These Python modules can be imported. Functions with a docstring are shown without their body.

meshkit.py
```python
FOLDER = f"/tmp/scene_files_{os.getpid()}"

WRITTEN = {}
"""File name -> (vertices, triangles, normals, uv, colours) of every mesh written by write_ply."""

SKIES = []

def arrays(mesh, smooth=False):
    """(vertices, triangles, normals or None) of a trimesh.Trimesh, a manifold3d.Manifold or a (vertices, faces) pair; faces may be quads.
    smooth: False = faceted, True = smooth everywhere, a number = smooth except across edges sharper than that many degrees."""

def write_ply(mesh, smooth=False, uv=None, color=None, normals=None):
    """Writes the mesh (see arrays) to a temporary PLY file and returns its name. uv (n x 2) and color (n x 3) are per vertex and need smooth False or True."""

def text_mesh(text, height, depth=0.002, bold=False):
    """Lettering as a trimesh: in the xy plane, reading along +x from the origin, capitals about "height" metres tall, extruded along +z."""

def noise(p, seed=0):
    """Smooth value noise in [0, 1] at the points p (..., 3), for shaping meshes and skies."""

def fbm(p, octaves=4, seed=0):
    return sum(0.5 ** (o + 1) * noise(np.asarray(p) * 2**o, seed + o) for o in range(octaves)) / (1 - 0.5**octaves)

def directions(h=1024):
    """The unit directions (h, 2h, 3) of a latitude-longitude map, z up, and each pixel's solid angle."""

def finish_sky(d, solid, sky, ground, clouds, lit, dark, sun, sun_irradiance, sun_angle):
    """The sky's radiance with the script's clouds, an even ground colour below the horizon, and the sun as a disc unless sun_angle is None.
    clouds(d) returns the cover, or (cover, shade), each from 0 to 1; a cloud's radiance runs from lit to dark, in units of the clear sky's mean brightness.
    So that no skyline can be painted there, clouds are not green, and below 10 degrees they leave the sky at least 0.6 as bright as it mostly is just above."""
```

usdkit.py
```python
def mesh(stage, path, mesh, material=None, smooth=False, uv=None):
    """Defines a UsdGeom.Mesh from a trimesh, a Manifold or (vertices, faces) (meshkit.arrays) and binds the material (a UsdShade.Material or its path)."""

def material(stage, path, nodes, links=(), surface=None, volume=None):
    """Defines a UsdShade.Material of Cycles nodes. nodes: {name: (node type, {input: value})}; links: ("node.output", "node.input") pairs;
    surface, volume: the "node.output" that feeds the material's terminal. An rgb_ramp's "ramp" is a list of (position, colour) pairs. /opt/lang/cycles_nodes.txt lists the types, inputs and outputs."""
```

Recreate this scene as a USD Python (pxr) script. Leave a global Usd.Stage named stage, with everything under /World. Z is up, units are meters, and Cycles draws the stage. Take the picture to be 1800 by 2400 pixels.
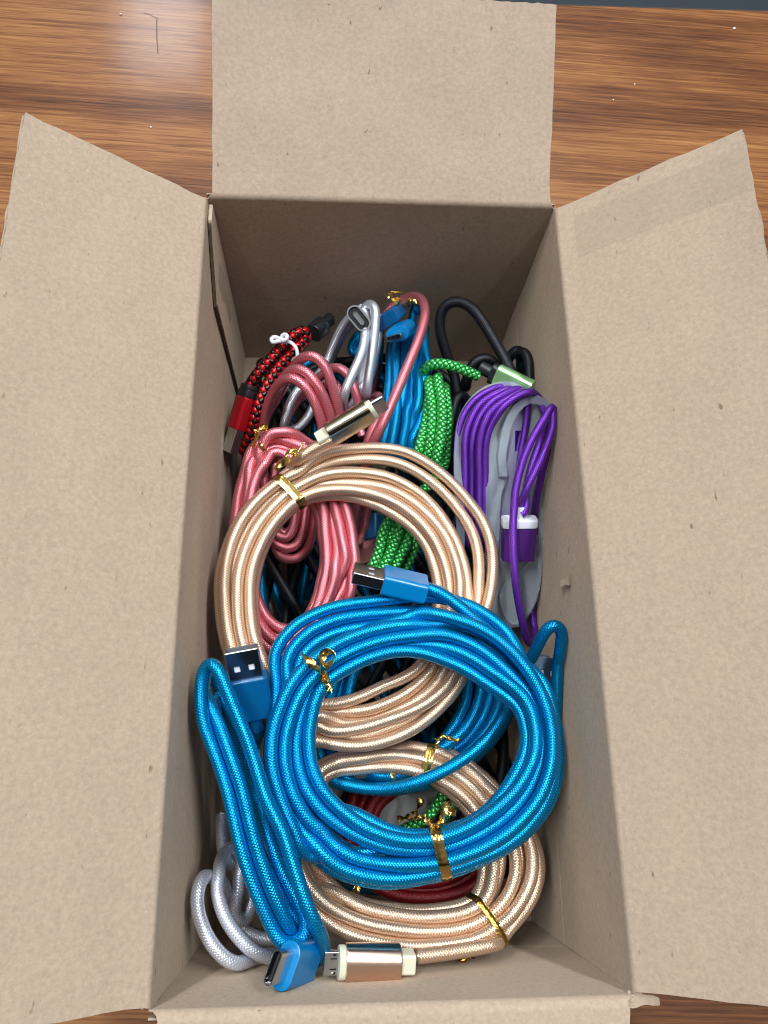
import math, random
import numpy as np, trimesh, manifold3d as m3, usdkit
from scipy.spatial import cKDTree
from shapely.geometry import Point, MultiPoint
from shapely.ops import unary_union
from meshkit import fbm
from pxr import Usd, UsdGeom, UsdLux, Gf, Sdf, UsdShade

random.seed(7); rng = np.random.default_rng(7)
stage = Usd.Stage.CreateInMemory()
UsdGeom.SetStageUpAxis(stage, 'Z'); UsdGeom.SetStageMetersPerUnit(stage, 1.0)
UsdGeom.Xform.Define(stage, '/World'); UsdGeom.Scope.Define(stage, '/World/Looks')

# ------------------------------------------------------------------ camera, lamps, exposure
W, L, H = 0.14, 0.281, 0.125                     # inside of the box: width, length, depth (floor at z=0)
FPX, CAM = 1841.6, np.array([-0.0181, 0.0622, 0.3314 - 0.0707 + H])
PITCH, YAW, ROLL = 0.3297, -0.1884, 0.1843
def rot(ax, a):
    c, s = math.cos(a), math.sin(a)
    return np.array({'x': [[1,0,0],[0,c,-s],[0,s,c]], 'y': [[c,0,s],[0,1,0],[-s,0,c]], 'z': [[c,-s,0],[s,c,0],[0,0,1]]}[ax])
CR = rot('z', YAW) @ rot('x', PITCH) @ rot('z', ROLL)
cam = UsdGeom.Camera.Define(stage, '/World/camera')
mat = np.eye(4); mat[:3, :3] = CR.T; mat[3, :3] = CAM
cam.AddTransformOp().Set(Gf.Matrix4d(*mat.ravel().tolist()))
cam.CreateHorizontalApertureAttr(36.0); cam.CreateVerticalApertureAttr(48.0)
cam.CreateFocalLengthAttr(36.0 * FPX / 1800); cam.CreateClippingRangeAttr(Gf.Vec2f(0.01, 100))
cam.CreateExposureAttr(0.12)

def rect_lamp(name, pos, target, w, h, power, color):
    l = UsdLux.RectLight.Define(stage, '/World/' + name)
    z = np.array(pos, float) - np.array(target, float); z /= np.linalg.norm(z)
    x = np.cross([0, 1, 0.001], z); x /= np.linalg.norm(x); y = np.cross(z, x)
    m = np.eye(4); m[0,:3], m[1,:3], m[2,:3], m[3,:3] = x, y, z, pos
    l.AddTransformOp().Set(Gf.Matrix4d(*m.ravel().tolist()))
    l.CreateWidthAttr(w); l.CreateHeightAttr(h); l.CreateIntensityAttr(power); l.CreateColorAttr(Gf.Vec3f(*color))
COOL, NEUT = (0.94, 1.0, 1.07), (0.97, 1.0, 1.02)
for n_, (x_, y_, w_, p_) in enumerate([(-0.58, 0.56, .13, 58), (0.60, 0.52, .13, 58), (-0.72, 3.25, .30, 24), (0.62, 2.1, .14, 17), (-0.3, 2.0, .14, 10)]):       # unseen ceiling fluorescents placed for cord highlights; the third shines in the table's gloss
    rect_lamp('unseen_ceiling_lamp' + (f'_{n_:03d}' if n_ else ''), (x_, y_, 2.0), (x_, y_, 0), w_, 1.2, p_, COOL)
rect_lamp('added_overhead_fill', (0.0, 0.6, 2.6), (0, 0.6, 0), 4.5, 4.0, 0.30, NEUT)                                  # added overhead fill imitating light bounced off a ceiling

def at(px, py, z):
    d = CR @ np.array([(px - 900) / FPX, (1200 - py) / FPX, -1.0])
    return CAM + d * (z - CAM[2]) / d[2]
def pix(p):
    q = (np.atleast_2d(p) - CAM) @ CR
    return np.c_[900 + FPX * q[:, 0] / -q[:, 2], 1200 - FPX * q[:, 1] / -q[:, 2]]

# ------------------------------------------------------------------ scene helpers
USED = {}
def numbered(path):
    n = USED.get(path, 0); USED[path] = n + 1
    return path if n == 0 else f'{path}_{n:03d}'
ORIGIN = {}
def thing(name, label, cat, loc=(0, 0, 0), group=None):
    p = numbered('/World/' + name)
    x = UsdGeom.Xform.Define(stage, p); x.AddTranslateOp().Set(Gf.Vec3d(*map(float, loc)))
    o = x.GetPrim(); o.SetCustomDataByKey('label', label); o.SetCustomDataByKey('category', cat)
    if group: o.SetCustomDataByKey('group', group)
    ORIGIN[p] = np.array(loc, float)
    return p
def part(parent, name, mesh, mat, smooth=35, label=None, uv=None):
    p = numbered(parent + '/' + name)
    root = '/'.join(p.split('/')[:3])
    if hasattr(mesh, 'to_mesh'):
        q = mesh.to_mesh(); mesh = (np.array(q.vert_properties[:, :3]), np.array(q.tri_verts))
    if hasattr(mesh, 'vertices'): mesh = (np.array(mesh.vertices), np.array(mesh.faces))
    v, f = mesh
    usdkit.mesh(stage, p, (np.asarray(v, float) - ORIGIN.get(root, np.zeros(3)), f), mat, smooth=smooth, uv=uv)
    if label: stage.GetPrimAtPath(p).SetCustomDataByKey('label', label)
    return p
def tagged(p, **kw):
    for k, v in kw.items(): stage.GetPrimAtPath(p).SetCustomDataByKey(k, v)

# ------------------------------------------------------------------ materials
LK = '/World/Looks/'
def plain(name, color, rough=0.45, metallic=0.0, bump=None, **kw):
    nodes = {'p': ('principled_bsdf', dict(base_color=color, roughness=rough, metallic=metallic, **kw))}
    links = []
    if bump:
        nodes |= {'g': ('geometry', {}), 'n': ('noise_texture', {'scale': bump[0], 'detail': 3}), 'b': ('bump', {'distance': bump[1], 'strength': 1.0})}
        links += [('g.position', 'n.vector'), ('n.fac', 'b.height'), ('b.normal', 'p.normal')]
    return usdkit.material(stage, LK + name, nodes, links, surface='p.BSDF')

def braid(name, base, dark, pitch=1.0, count=8, rough=0.34, metallic=0.0, depth=0.00012, second=None, spec=0.6, sheen=0.25, power=0.7):
    """A braided sleeve. UV: u = length in mm, v = 0..1 round the cord."""
    N = {'t': ('texture_coordinate', {}), 's': ('separate_xyz', {}),
         'u': ('math', {'math_type': 'divide', 'value2': pitch}), 'v': ('math', {'math_type': 'multiply', 'value2': float(count)}),
         'A': ('math', {'math_type': 'add'}), 'B': ('math', {'math_type': 'subtract'})}
    K = [('t.UV', 's.vector'), ('s.x', 'u.value1'), ('s.y', 'v.value1'), ('u.value', 'A.value1'), ('v.value', 'A.value2'), ('u.value', 'B.value1'), ('v.value', 'B.value2')]
    for q in 'AB':
        N |= {f'{q}p': ('math', {'math_type': 'multiply', 'value2': math.pi}), f'{q}s': ('math', {'math_type': 'sine'}), f'{q}a': ('math', {'math_type': 'absolute'}),
              f'{q}r': ('math', {'math_type': 'sqrt'}), f'{q}f': ('math', {'math_type': 'floor'})}
        K += [(f'{q}.value', f'{q}p.value1'), (f'{q}p.value', f'{q}s.value1'), (f'{q}s.value', f'{q}a.value1'), (f'{q}a.value', f'{q}r.value1'), (f'{q}.value', f'{q}f.value1')]
    N |= {'fs': ('math', {'math_type': 'add'}), 'par': ('math', {'math_type': 'floored_modulo', 'value2': 2.0}),
          'h1': ('math', {'math_type': 'multiply'}), 'h2': ('math', {'math_type': 'multiply'}), 'h': ('mix_float', {}),
          'hp': ('math', {'math_type': 'power', 'value2': power}), 'c': ('mix_color', {'a': dark, 'b': base}),  # shade in the gaps between yarns is put into the colour
          'b': ('bump', {'distance': depth, 'strength': 1.0}),
          'p': ('principled_bsdf', {'roughness': rough, 'metallic': metallic, 'specular_ior_level': spec, 'sheen_weight': sheen, 'sheen_roughness': 0.4})}
    K += [('Af.value', 'fs.value1'), ('Bf.value', 'fs.value2'), ('fs.value', 'par.value1'), ('Aa.value', 'h1.value1'), ('Br.value', 'h1.value2'),
          ('Ar.value', 'h2.value1'), ('Ba.value', 'h2.value2'), ('par.value', 'h.fac'), ('h1.value', 'h.a'), ('h2.value', 'h.b'),
          ('h.result', 'hp.value1'), ('hp.value', 'c.fac'), ('h.result', 'b.height'), ('b.normal', 'p.normal'), ('c.result', 'p.base_color')]
    if second:        # two yarn colours, one for each direction of the braid
        N |= {'y': ('mix_color', {'a': base, 'b': second})}
        K += [('par.value', 'y.fac'), ('y.result', 'c.b')]
    return usdkit.material(stage, LK + name, N, K, surface='p.BSDF')

M = {}
M['gold_braid'] = braid('gold_braid', (0.96, 0.74, 0.55), (0.58, 0.35, 0.20), rough=0.23, metallic=0.8, spec=0.8, sheen=0)
M['blue_braid'] = braid('blue_braid', (0.0, 0.43, 0.84), (0.0, 0.085, 0.26), rough=0.23, metallic=0.78, spec=0.5, sheen=0)
M['pink_braid'] = braid('pink_braid', (0.95, 0.34, 0.38), (0.55, 0.09, 0.12), rough=0.23, metallic=0.75, spec=0.7, sheen=0)
M['silver_braid'] = braid('silver_braid', (0.86, 0.90, 0.94), (0.48, 0.52, 0.57), rough=0.23, metallic=0.75, spec=0.7, sheen=0)
M['white_braid'] = braid('white_braid', (0.90, 0.91, 0.97), (0.54, 0.56, 0.63), rough=0.25, metallic=0.6, spec=0.7, sheen=0)
M['purple_braid'] = braid('purple_braid', (0.24, 0.05, 0.60), (0.04, 0.006, 0.13), pitch=1.0, count=7, rough=0.25, metallic=0.65, spec=0.7, sheen=0)
M['green_braid'] = braid('green_braid', (0.15, 0.92, 0.21), (0.0, 0.13, 0.02), pitch=2.5, count=4, rough=0.25, metallic=0.6, spec=0.7, depth=0.0005, sheen=0)
M['black_braid'] = braid('black_braid', (0.008, 0.010, 0.014), (0.002, 0.002, 0.003), rough=0.36, spec=0.45, sheen=0)
M['red_braid'] = braid('red_braid', (0.24, 0.005, 0.008), (0.09, 0.0, 0.002), rough=0.33, metallic=.3, sheen=0)
M['red_black_braid'] = braid('red_black_braid', (0.70, 0.012, 0.014), (0.05, 0.002, 0.003), pitch=3.2, count=4, rough=0.25, metallic=0.35, second=(0.006, 0.005, 0.006), depth=0.0005, power=0.45, sheen=0)
M['foil'] = plain('gold_foil', (0.80, 0.55, 0.16), 0.2, 1.0, bump=(900, 0.00025))
M['darkened_foil_band'] = plain('darkened_gold_foil_band', (0.50, 0.34, 0.10), 0.2, 1.0, bump=(350, 0.00012))  # same gold foil, darkened to hold the dark reflections of flat bands
M['dark_foil'] = plain('dark_gold_foil', (0.42, 0.26, 0.06), 0.24, 1.0, bump=(900, 0.00025))
M['metal'] = plain('plug_steel', (0.62, 0.63, 0.64), 0.22, 1.0, bump=(400, 0.00002))
M['rose_metal'] = plain('rose_gold_metal', (0.80, 0.58, 0.45), 0.24, 1.0, bump=(250, 0.00002))
M['gold_metal'] = plain('champagne_metal', (0.78, 0.66, 0.48), 0.2, 1.0, bump=(250, 0.00002))
M['cream'] = plain('cream_plastic', (0.72, 0.68, 0.50), 0.4, subsurface_weight=0.2, subsurface_scale=0.001)
M['blue_plastic'] = plain('blue_plastic', (0.0, 0.10, 0.26), 0.35, coat_weight=0.2)
M['bright_blue_plastic'] = plain('bright_blue_plastic', (0.0, 0.19, 0.46), 0.3, coat_weight=0.2)
M['black_plastic'] = plain('black_plastic', (0.012, 0.013, 0.015), 0.4)
M['white_plastic'] = plain('white_plastic', (0.78, 0.79, 0.84), 0.35)
M['purple_plastic'] = plain('purple_plastic', (0.07, 0.012, 0.15), 0.4)
M['red_metal'] = plain('red_anodised', (0.55, 0.008, 0.02), 0.3, 0.55)
M['green_metal'] = plain('green_anodised', (0.45, 0.85, 0.38), 0.25, 0.7)
M['silver_metal'] = plain('silver_anodised', (0.60, 0.61, 0.63), 0.28, 0.9)
M['frosted'] = plain('frosted_plastic', (0.88, 0.94, 0.98), 0.36, transmission_weight=0.82, ior=1.35, bump=(120, 0.0002))
M['rubber_white'] = plain('white_cord', (0.75, 0.75, 0.80), 0.4)
M['tape'] = plain('clear_tape', (0.50, 0.41, 0.31), 0.34, specular_ior_level=0.6, bump=(300, 0.0003), alpha=0.16)
M['gap'] = plain('dark_seam_brown', (0.10, 0.065, 0.038), 0.9, bump=(900, .0003))
M['grey_plastic'] = plain('plain_grey_plastic', (0.24, 0.23, 0.21), 0.5)
M['lint'] = plain('crumb_white', (0.8, 0.78, 0.72), 0.7)
M['ink'] = plain('pencil_line', (0.10, 0.07, 0.05), 0.6, alpha=0.45)
M['floor'] = plain('dark_carpet', (0.050, 0.062, 0.074), 0.9, bump=(300, 0.001))

def cardboard(name, tint=1.0):
    base, dark, light = [(0.490 * tint, 0.374 * tint, 0.270 * tint), (0.20, 0.13, 0.075), (0.58, 0.51, 0.41)]
    N = {'g': ('geometry', {}), 'n1': ('noise_texture', {'scale': 45, 'detail': 4}), 'n2': ('noise_texture', {'scale': 620, 'detail': 4, 'roughness': 0.7}),
         'm3': ('mapping', {'scale': (1, 0.35, 1)}), 'n3': ('noise_texture', {'scale': 420, 'detail': 2}), 'n4': ('noise_texture', {'scale': 560, 'detail': 2}), 'n5': ('noise_texture', {'scale': 150, 'detail': 1}),
         'r1': ('map_range', {'from_min': 0.3, 'from_max': 0.7, 'to_min': 0.975, 'to_max': 1.02}), 'r2': ('map_range', {'from_min': 0.25, 'from_max': 0.75, 'to_min': 0.83, 'to_max': 1.15}),
         'mul': ('math', {'math_type': 'multiply'}), 'cm': ('combine_xyz', {}), 'base': ('mix_color', {'blend_type': 'multiply', 'fac': 1.0, 'a': base}),
         'd': ('map_range', {'from_min': 0.72, 'from_max': 0.79, 'to_min': 0, 'to_max': 0.8, 'clamp': True}), 'l': ('map_range', {'from_min': 0.70, 'from_max': 0.80, 'to_min': 0, 'to_max': 0.6, 'clamp': True}),
         'm4': ('map_range', {'from_min': 0.825, 'from_max': 0.85, 'to_min': 0, 'to_max': 0.85, 'clamp': True}),
         'c1': ('mix_color', {'b': dark}), 'c2': ('mix_color', {'b': light}), 'c3': ('mix_color', {'b': (0.12, 0.075, 0.04)}),
         'b': ('bump', {'distance': 0.00025, 'strength': 0.6}), 'p': ('principled_bsdf', {'roughness': 0.72, 'specular_ior_level': 0.25, 'diffuse_roughness': 0.3})}
    K = [('g.position', 'n1.vector'), ('g.position', 'n2.vector'), ('g.position', 'm3.vector'), ('m3.vector', 'n3.vector'), ('g.position', 'n4.vector'), ('g.position', 'n5.vector'),
         ('n1.fac', 'r1.value'), ('n2.fac', 'r2.value'), ('r1.result', 'mul.value1'), ('r2.result', 'mul.value2'),
         ('mul.value', 'cm.x'), ('mul.value', 'cm.y'), ('mul.value', 'cm.z'), ('cm.vector', 'base.b'),
         ('n3.fac', 'd.value'), ('n4.fac', 'l.value'), ('n5.fac', 'm4.value'), ('base.result', 'c1.a'), ('d.result', 'c1.fac'), ('c1.result', 'c2.a'), ('l.result', 'c2.fac'),
         ('c2.result', 'c3.a'), ('m4.result', 'c3.fac'), ('c3.result', 'p.base_color'), ('n2.fac', 'b.height'), ('b.normal', 'p.normal')]
    return usdkit.material(stage, LK + name, N, K, surface='p.BSDF')
M['card'] = cardboard('kraft_cardboard'); M['card_edge'] = cardboard('kraft_fluting', 0.85)

def wood():
    N = {'g': ('geometry', {}), 'rz': ('mapping', {'rotation': (0, 0, 0.045)}),
         'mw': ('mapping', {'scale': (0.55, 5.0, 1)}), 'warp': ('noise_texture', {'scale': 2.2, 'detail': 3, 'distortion': 0.4}),
         'ma': ('mapping', {'scale': (1.2, 120, 1)}), 'a': ('noise_texture', {'scale': 2.4, 'detail': 5, 'roughness': 0.62, 'distortion': 0.25}),
         'mb': ('mapping', {'scale': (13, 400, 1)}), 'bb': ('noise_texture', {'scale': 2.0, 'detail': 4, 'roughness': 0.6, 'distortion': 0.5}),
         'mc': ('mapping', {'scale': (30, 900, 1)}), 'cc': ('noise_texture', {'scale': 1.6, 'detail': 2}),
         'wm': ('math', {'math_type': 'multiply_add', 'value2': 26.0, 'value3': 0.0}), 'ws': ('math', {'math_type': 'sine'}), 'wr': ('map_range', {'from_min': -1, 'from_max': 1, 'to_min': 0, 'to_max': 0.22}),
         's1': ('math', {'math_type': 'multiply_add', 'value2': 0.60, 'value3': -0.20}), 's2': ('math', {'math_type': 'multiply_add', 'value2': 0.92}), 's3': ('math', {'math_type': 'add'}),
         'ramp': ('rgb_ramp', {'ramp': [(0.0, (0.030, 0.013, 0.008)), (0.40, (0.075, 0.028, 0.013)), (0.53, (0.135, 0.049, 0.019)), (0.64, (0.185, 0.068, 0.024)), (0.78, (0.27, 0.108, 0.036)), (1.0, (0.40, 0.185, 0.062))]}),
         'pr': ('map_range', {'from_min': 0.62, 'from_max': 0.72, 'to_min': 0, 'to_max': 0.7, 'clamp': True}), 'pc': ('mix_color', {'b': (0.06, 0.025, 0.012)}),
         'bp': ('bump', {'distance': 0.00012, 'strength': 0.35}),
         'p': ('principled_bsdf', {'roughness': 0.42, 'specular_ior_level': 0.2, 'coat_weight': 0.2, 'coat_roughness': 0.13})}
    K = [('g.position', 'rz.vector'), ('rz.vector', 'mw.vector'), ('mw.vector', 'warp.vector'), ('rz.vector', 'ma.vector'), ('ma.vector', 'a.vector'), ('rz.vector', 'mb.vector'), ('mb.vector', 'bb.vector'),
         ('rz.vector', 'mc.vector'), ('mc.vector', 'cc.vector'), ('warp.fac', 'wm.value1'), ('wm.value', 'ws.value1'), ('ws.value', 'wr.value'),
         ('a.fac', 's1.value1'), ('bb.fac', 's2.value1'), ('s1.value', 's2.value3'), ('s2.value', 's3.value1'), ('wr.result', 's3.value2'), ('s3.value', 'ramp.fac'),
         ('ramp.color', 'pc.a'), ('cc.fac', 'pr.value'), ('pr.result', 'pc.fac'), ('pc.result', 'p.base_color'), ('bb.fac', 'bp.height'), ('bp.normal', 'p.normal'), ]
    return usdkit.material(stage, LK + 'walnut_laminate', N, K, surface='p.BSDF')
M['wood'] = wood()

# ------------------------------------------------------------------ floor and table
def slab(poly, z0, z1):
    m = trimesh.creation.extrude_polygon(__import__('shapely').geometry.Polygon(poly), z1 - z0, engine='earcut'); m.apply_translation([0, 0, z0]); return m
TZ = -0.004
e1, e2 = at(1325, 13, TZ)[:2], at(1800, 27, TZ)[:2]
ed = (e2 - e1) / np.linalg.norm(e2 - e1)
eL, eR = e1 - ed * 1.3, e1 + ed * 1.1
p = part('/World', 'floor', slab([(-4, -3), (4, -3), (4, 5), (-4, 5)], -0.80, -0.76), M['floor']); tagged(p, kind='structure')
t = thing('table', 'brown wood grain laminate table top under the cardboard box', 'table', (0, 0, -0.76))
part(t, 'tabletop', slab([(eL[0], -0.7), (eR[0], -0.7), tuple(eR), tuple(eL)], TZ - 0.03, TZ), M['wood'])
n = np.array([-ed[1], ed[0]]); n = n if n[1] > 0 else -n
part(t, 'edge_band', slab([tuple(eL + n * .0002), tuple(eR + n * .0002), tuple(eR + n * .002), tuple(eL + n * .002)], TZ - 0.03, TZ - 0.0006), M['ink'])
for sx, sy in ((eL[0] + .08, -.62), (eR[0] - .08, -.62), (eL[0] + .08, .5), (eR[0] - .08, .45)):
    part(t, 'leg', slab([(sx - .025, sy - .025), (sx + .025, sy - .025), (sx + .025, sy + .025), (sx - .025, sy + .025)], -0.76, TZ - 0.0302), M['black_plastic'])
def flat_line(pts, w):
    P = np.array([at(x, y, TZ + 0.0003) for x, y in pts]); d = np.gradient(P, axis=0); d /= np.linalg.norm(d, axis=1)[:, None]
    s = np.c_[-d[:, 1], d[:, 0], np.zeros(len(d))] * w / 2
    v = np.vstack([P - s, P + s]); k = len(P); f = [[i, i + 1, k + i + 1] for i in range(k - 1)] + [[i, k + i + 1, k + i] for i in range(k - 1)]
    return v, np.array(f)
part(t, 'pencil_mark', flat_line([(368, 40), (367, 60), (367, 85), (369, 105), (370, 126)], 0.0008), M['ink'], False)
part(t, 'pencil_mark', flat_line([(335, 30), (350, 33), (360, 39), (367, 41)], 0.0006), M['ink'], False)
for i, (x, y, s, lab) in enumerate([(1720, 68, .0011, 'largest white crumb, on the table near its far right corner'), (1437, 235, .0007, 'tiny white speck on the table, lower one beside the back flap'),
                       (1487, 198, .0006, 'tiny white speck on the table, upper one beside the back flap'), (283, 34, .0008, 'small white speck on the table beside the pencil mark'), (354, 299, .0006, 'tiny pale speck on the table between the left and back flaps')]):
    c = trimesh.creation.icosphere(1, s * .75); c.vertices *= rng.uniform(.6, 1.25, (len(c.vertices), 1)) * [1.3, 1, .7]
    q = at(x, y, TZ); c.apply_translation(q + [0, 0, s * .5])
    o = thing('crumb', lab, 'crumb', q); part(o, 'speck', c, M['lint'])

# ------------------------------------------------------------------ cardboard box
box = thing('cardboard_box', 'open brown corrugated cardboard box with its four flaps spread, full of cables', 'box', (0, L / 2, -0.0035))
TH = 0.003
def sheet(fn, nu, vs, th, out, jag=0.0, seed=0):
    """A liner of thickness th: fn(u, v) -> inner surface point, out(u, v) -> outward normal."""
    us = np.linspace(0, 1, nu); G = np.array([[fn(u, v) for v in vs] for u in us]); Nn = np.array([[out(u, v) for v in vs] for u in us])
    if jag:
        r = np.random.default_rng(seed)
        d0 = G[0] - G[1]; d0 /= np.linalg.norm(d0, axis=1)[:, None]; G[0] += d0 * r.normal(0, jag, (len(vs), 1)); G[-1] -= d0 * r.normal(0, jag, (len(vs), 1))
        d1 = G[:, -1] - G[:, -2]; d1 /= np.linalg.norm(d1, axis=1)[:, None]; G[:, -1] += d1 * r.normal(0, jag, (nu, 1))
    A, B = G, G + Nn * th; nv = len(vs); k = nu * nv
    v = np.vstack([A.reshape(-1, 3), B.reshape(-1, 3)]); idx = np.arange(k).reshape(nu, nv); f = []
    for i in range(nu - 1):
        for j in range(nv - 1):
            a, b, c, d = idx[i, j], idx[i + 1, j], idx[i + 1, j + 1], idx[i, j + 1]
            f += [[a, b, c], [a, c, d], [a + k, c + k, b + k], [a + k, d + k, c + k]]
    ring = list(idx[:, 0]) + list(idx[-1, 1:]) + list(idx[::-1, -1][1:]) + list(idx[0, ::-1][1:-1])
    for a, b in zip(ring, ring[1:] + ring[:1]): f += [[a, a + k, b + k], [a, b + k, b]]
    m = trimesh.Trimesh(v, np.array(f), process=False)
    m.fix_normals(); return m
def solve_flap(hinge, outdir, target):
    from scipy.optimize import least_squares
    f = lambda q: (pix(hinge + q[1] * (math.cos(q[0]) * outdir + math.sin(q[0]) * np.array([0, 0, 1])))[0] - target)
    return least_squares(f, [0.6, 0.075]).x
X, Y, Z = np.eye(3)
SIDES = {   # name: start corner, along, outward, length, (target pixel of the far corner at the end of 'along' or its start)
    'left': (np.array([-W/2, 0, H]), Y, -X, L), 'right': (np.array([W/2, 0, H]), Y, X, L),
    'back': (np.array([-W/2, L, H]), X, Y, W), 'front': (np.array([-W/2, 0, H]), X, -Y, W)}
ql = solve_flap(SIDES['left'][0] + Y * L, -X, (57, 250)); qr = solve_flap(SIDES['right'][0] + Y * L, X, (1740, 290)); qb = solve_flap(SIDES['back'][0] + X * W, Y, (1324, 10))
FL = {'left': ql, 'right': qr, 'back': qb, 'front': (-0.14, ql[1])}
print('flaps', {k: (round(math.degrees(v[0])), round(v[1], 4)) for k, v in FL.items()})
def profile(theta, length, R=0.0028):
    pts, pos, a = [(0, 0)], np.zeros(2), math.pi / 2
    k = 7; da = (theta - math.pi / 2) / k
    for i in range(k):
        a += da / 2; pos = pos + R * abs(da) * np.array([math.cos(a), math.sin(a)]); a += da / 2; pts.append(tuple(pos))
    rest = length - R * abs(theta - math.pi / 2)
    for s in np.linspace(0, 1, 12)[1:]: pts.append(tuple(pos + rest * s * np.array([math.cos(theta), math.sin(theta)])))
    return np.array(pts)
ZL = [0, .02, .045, .0515, .0528, .0536, .0543, .0551, .0564, .075, .1, .112, H]
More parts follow.
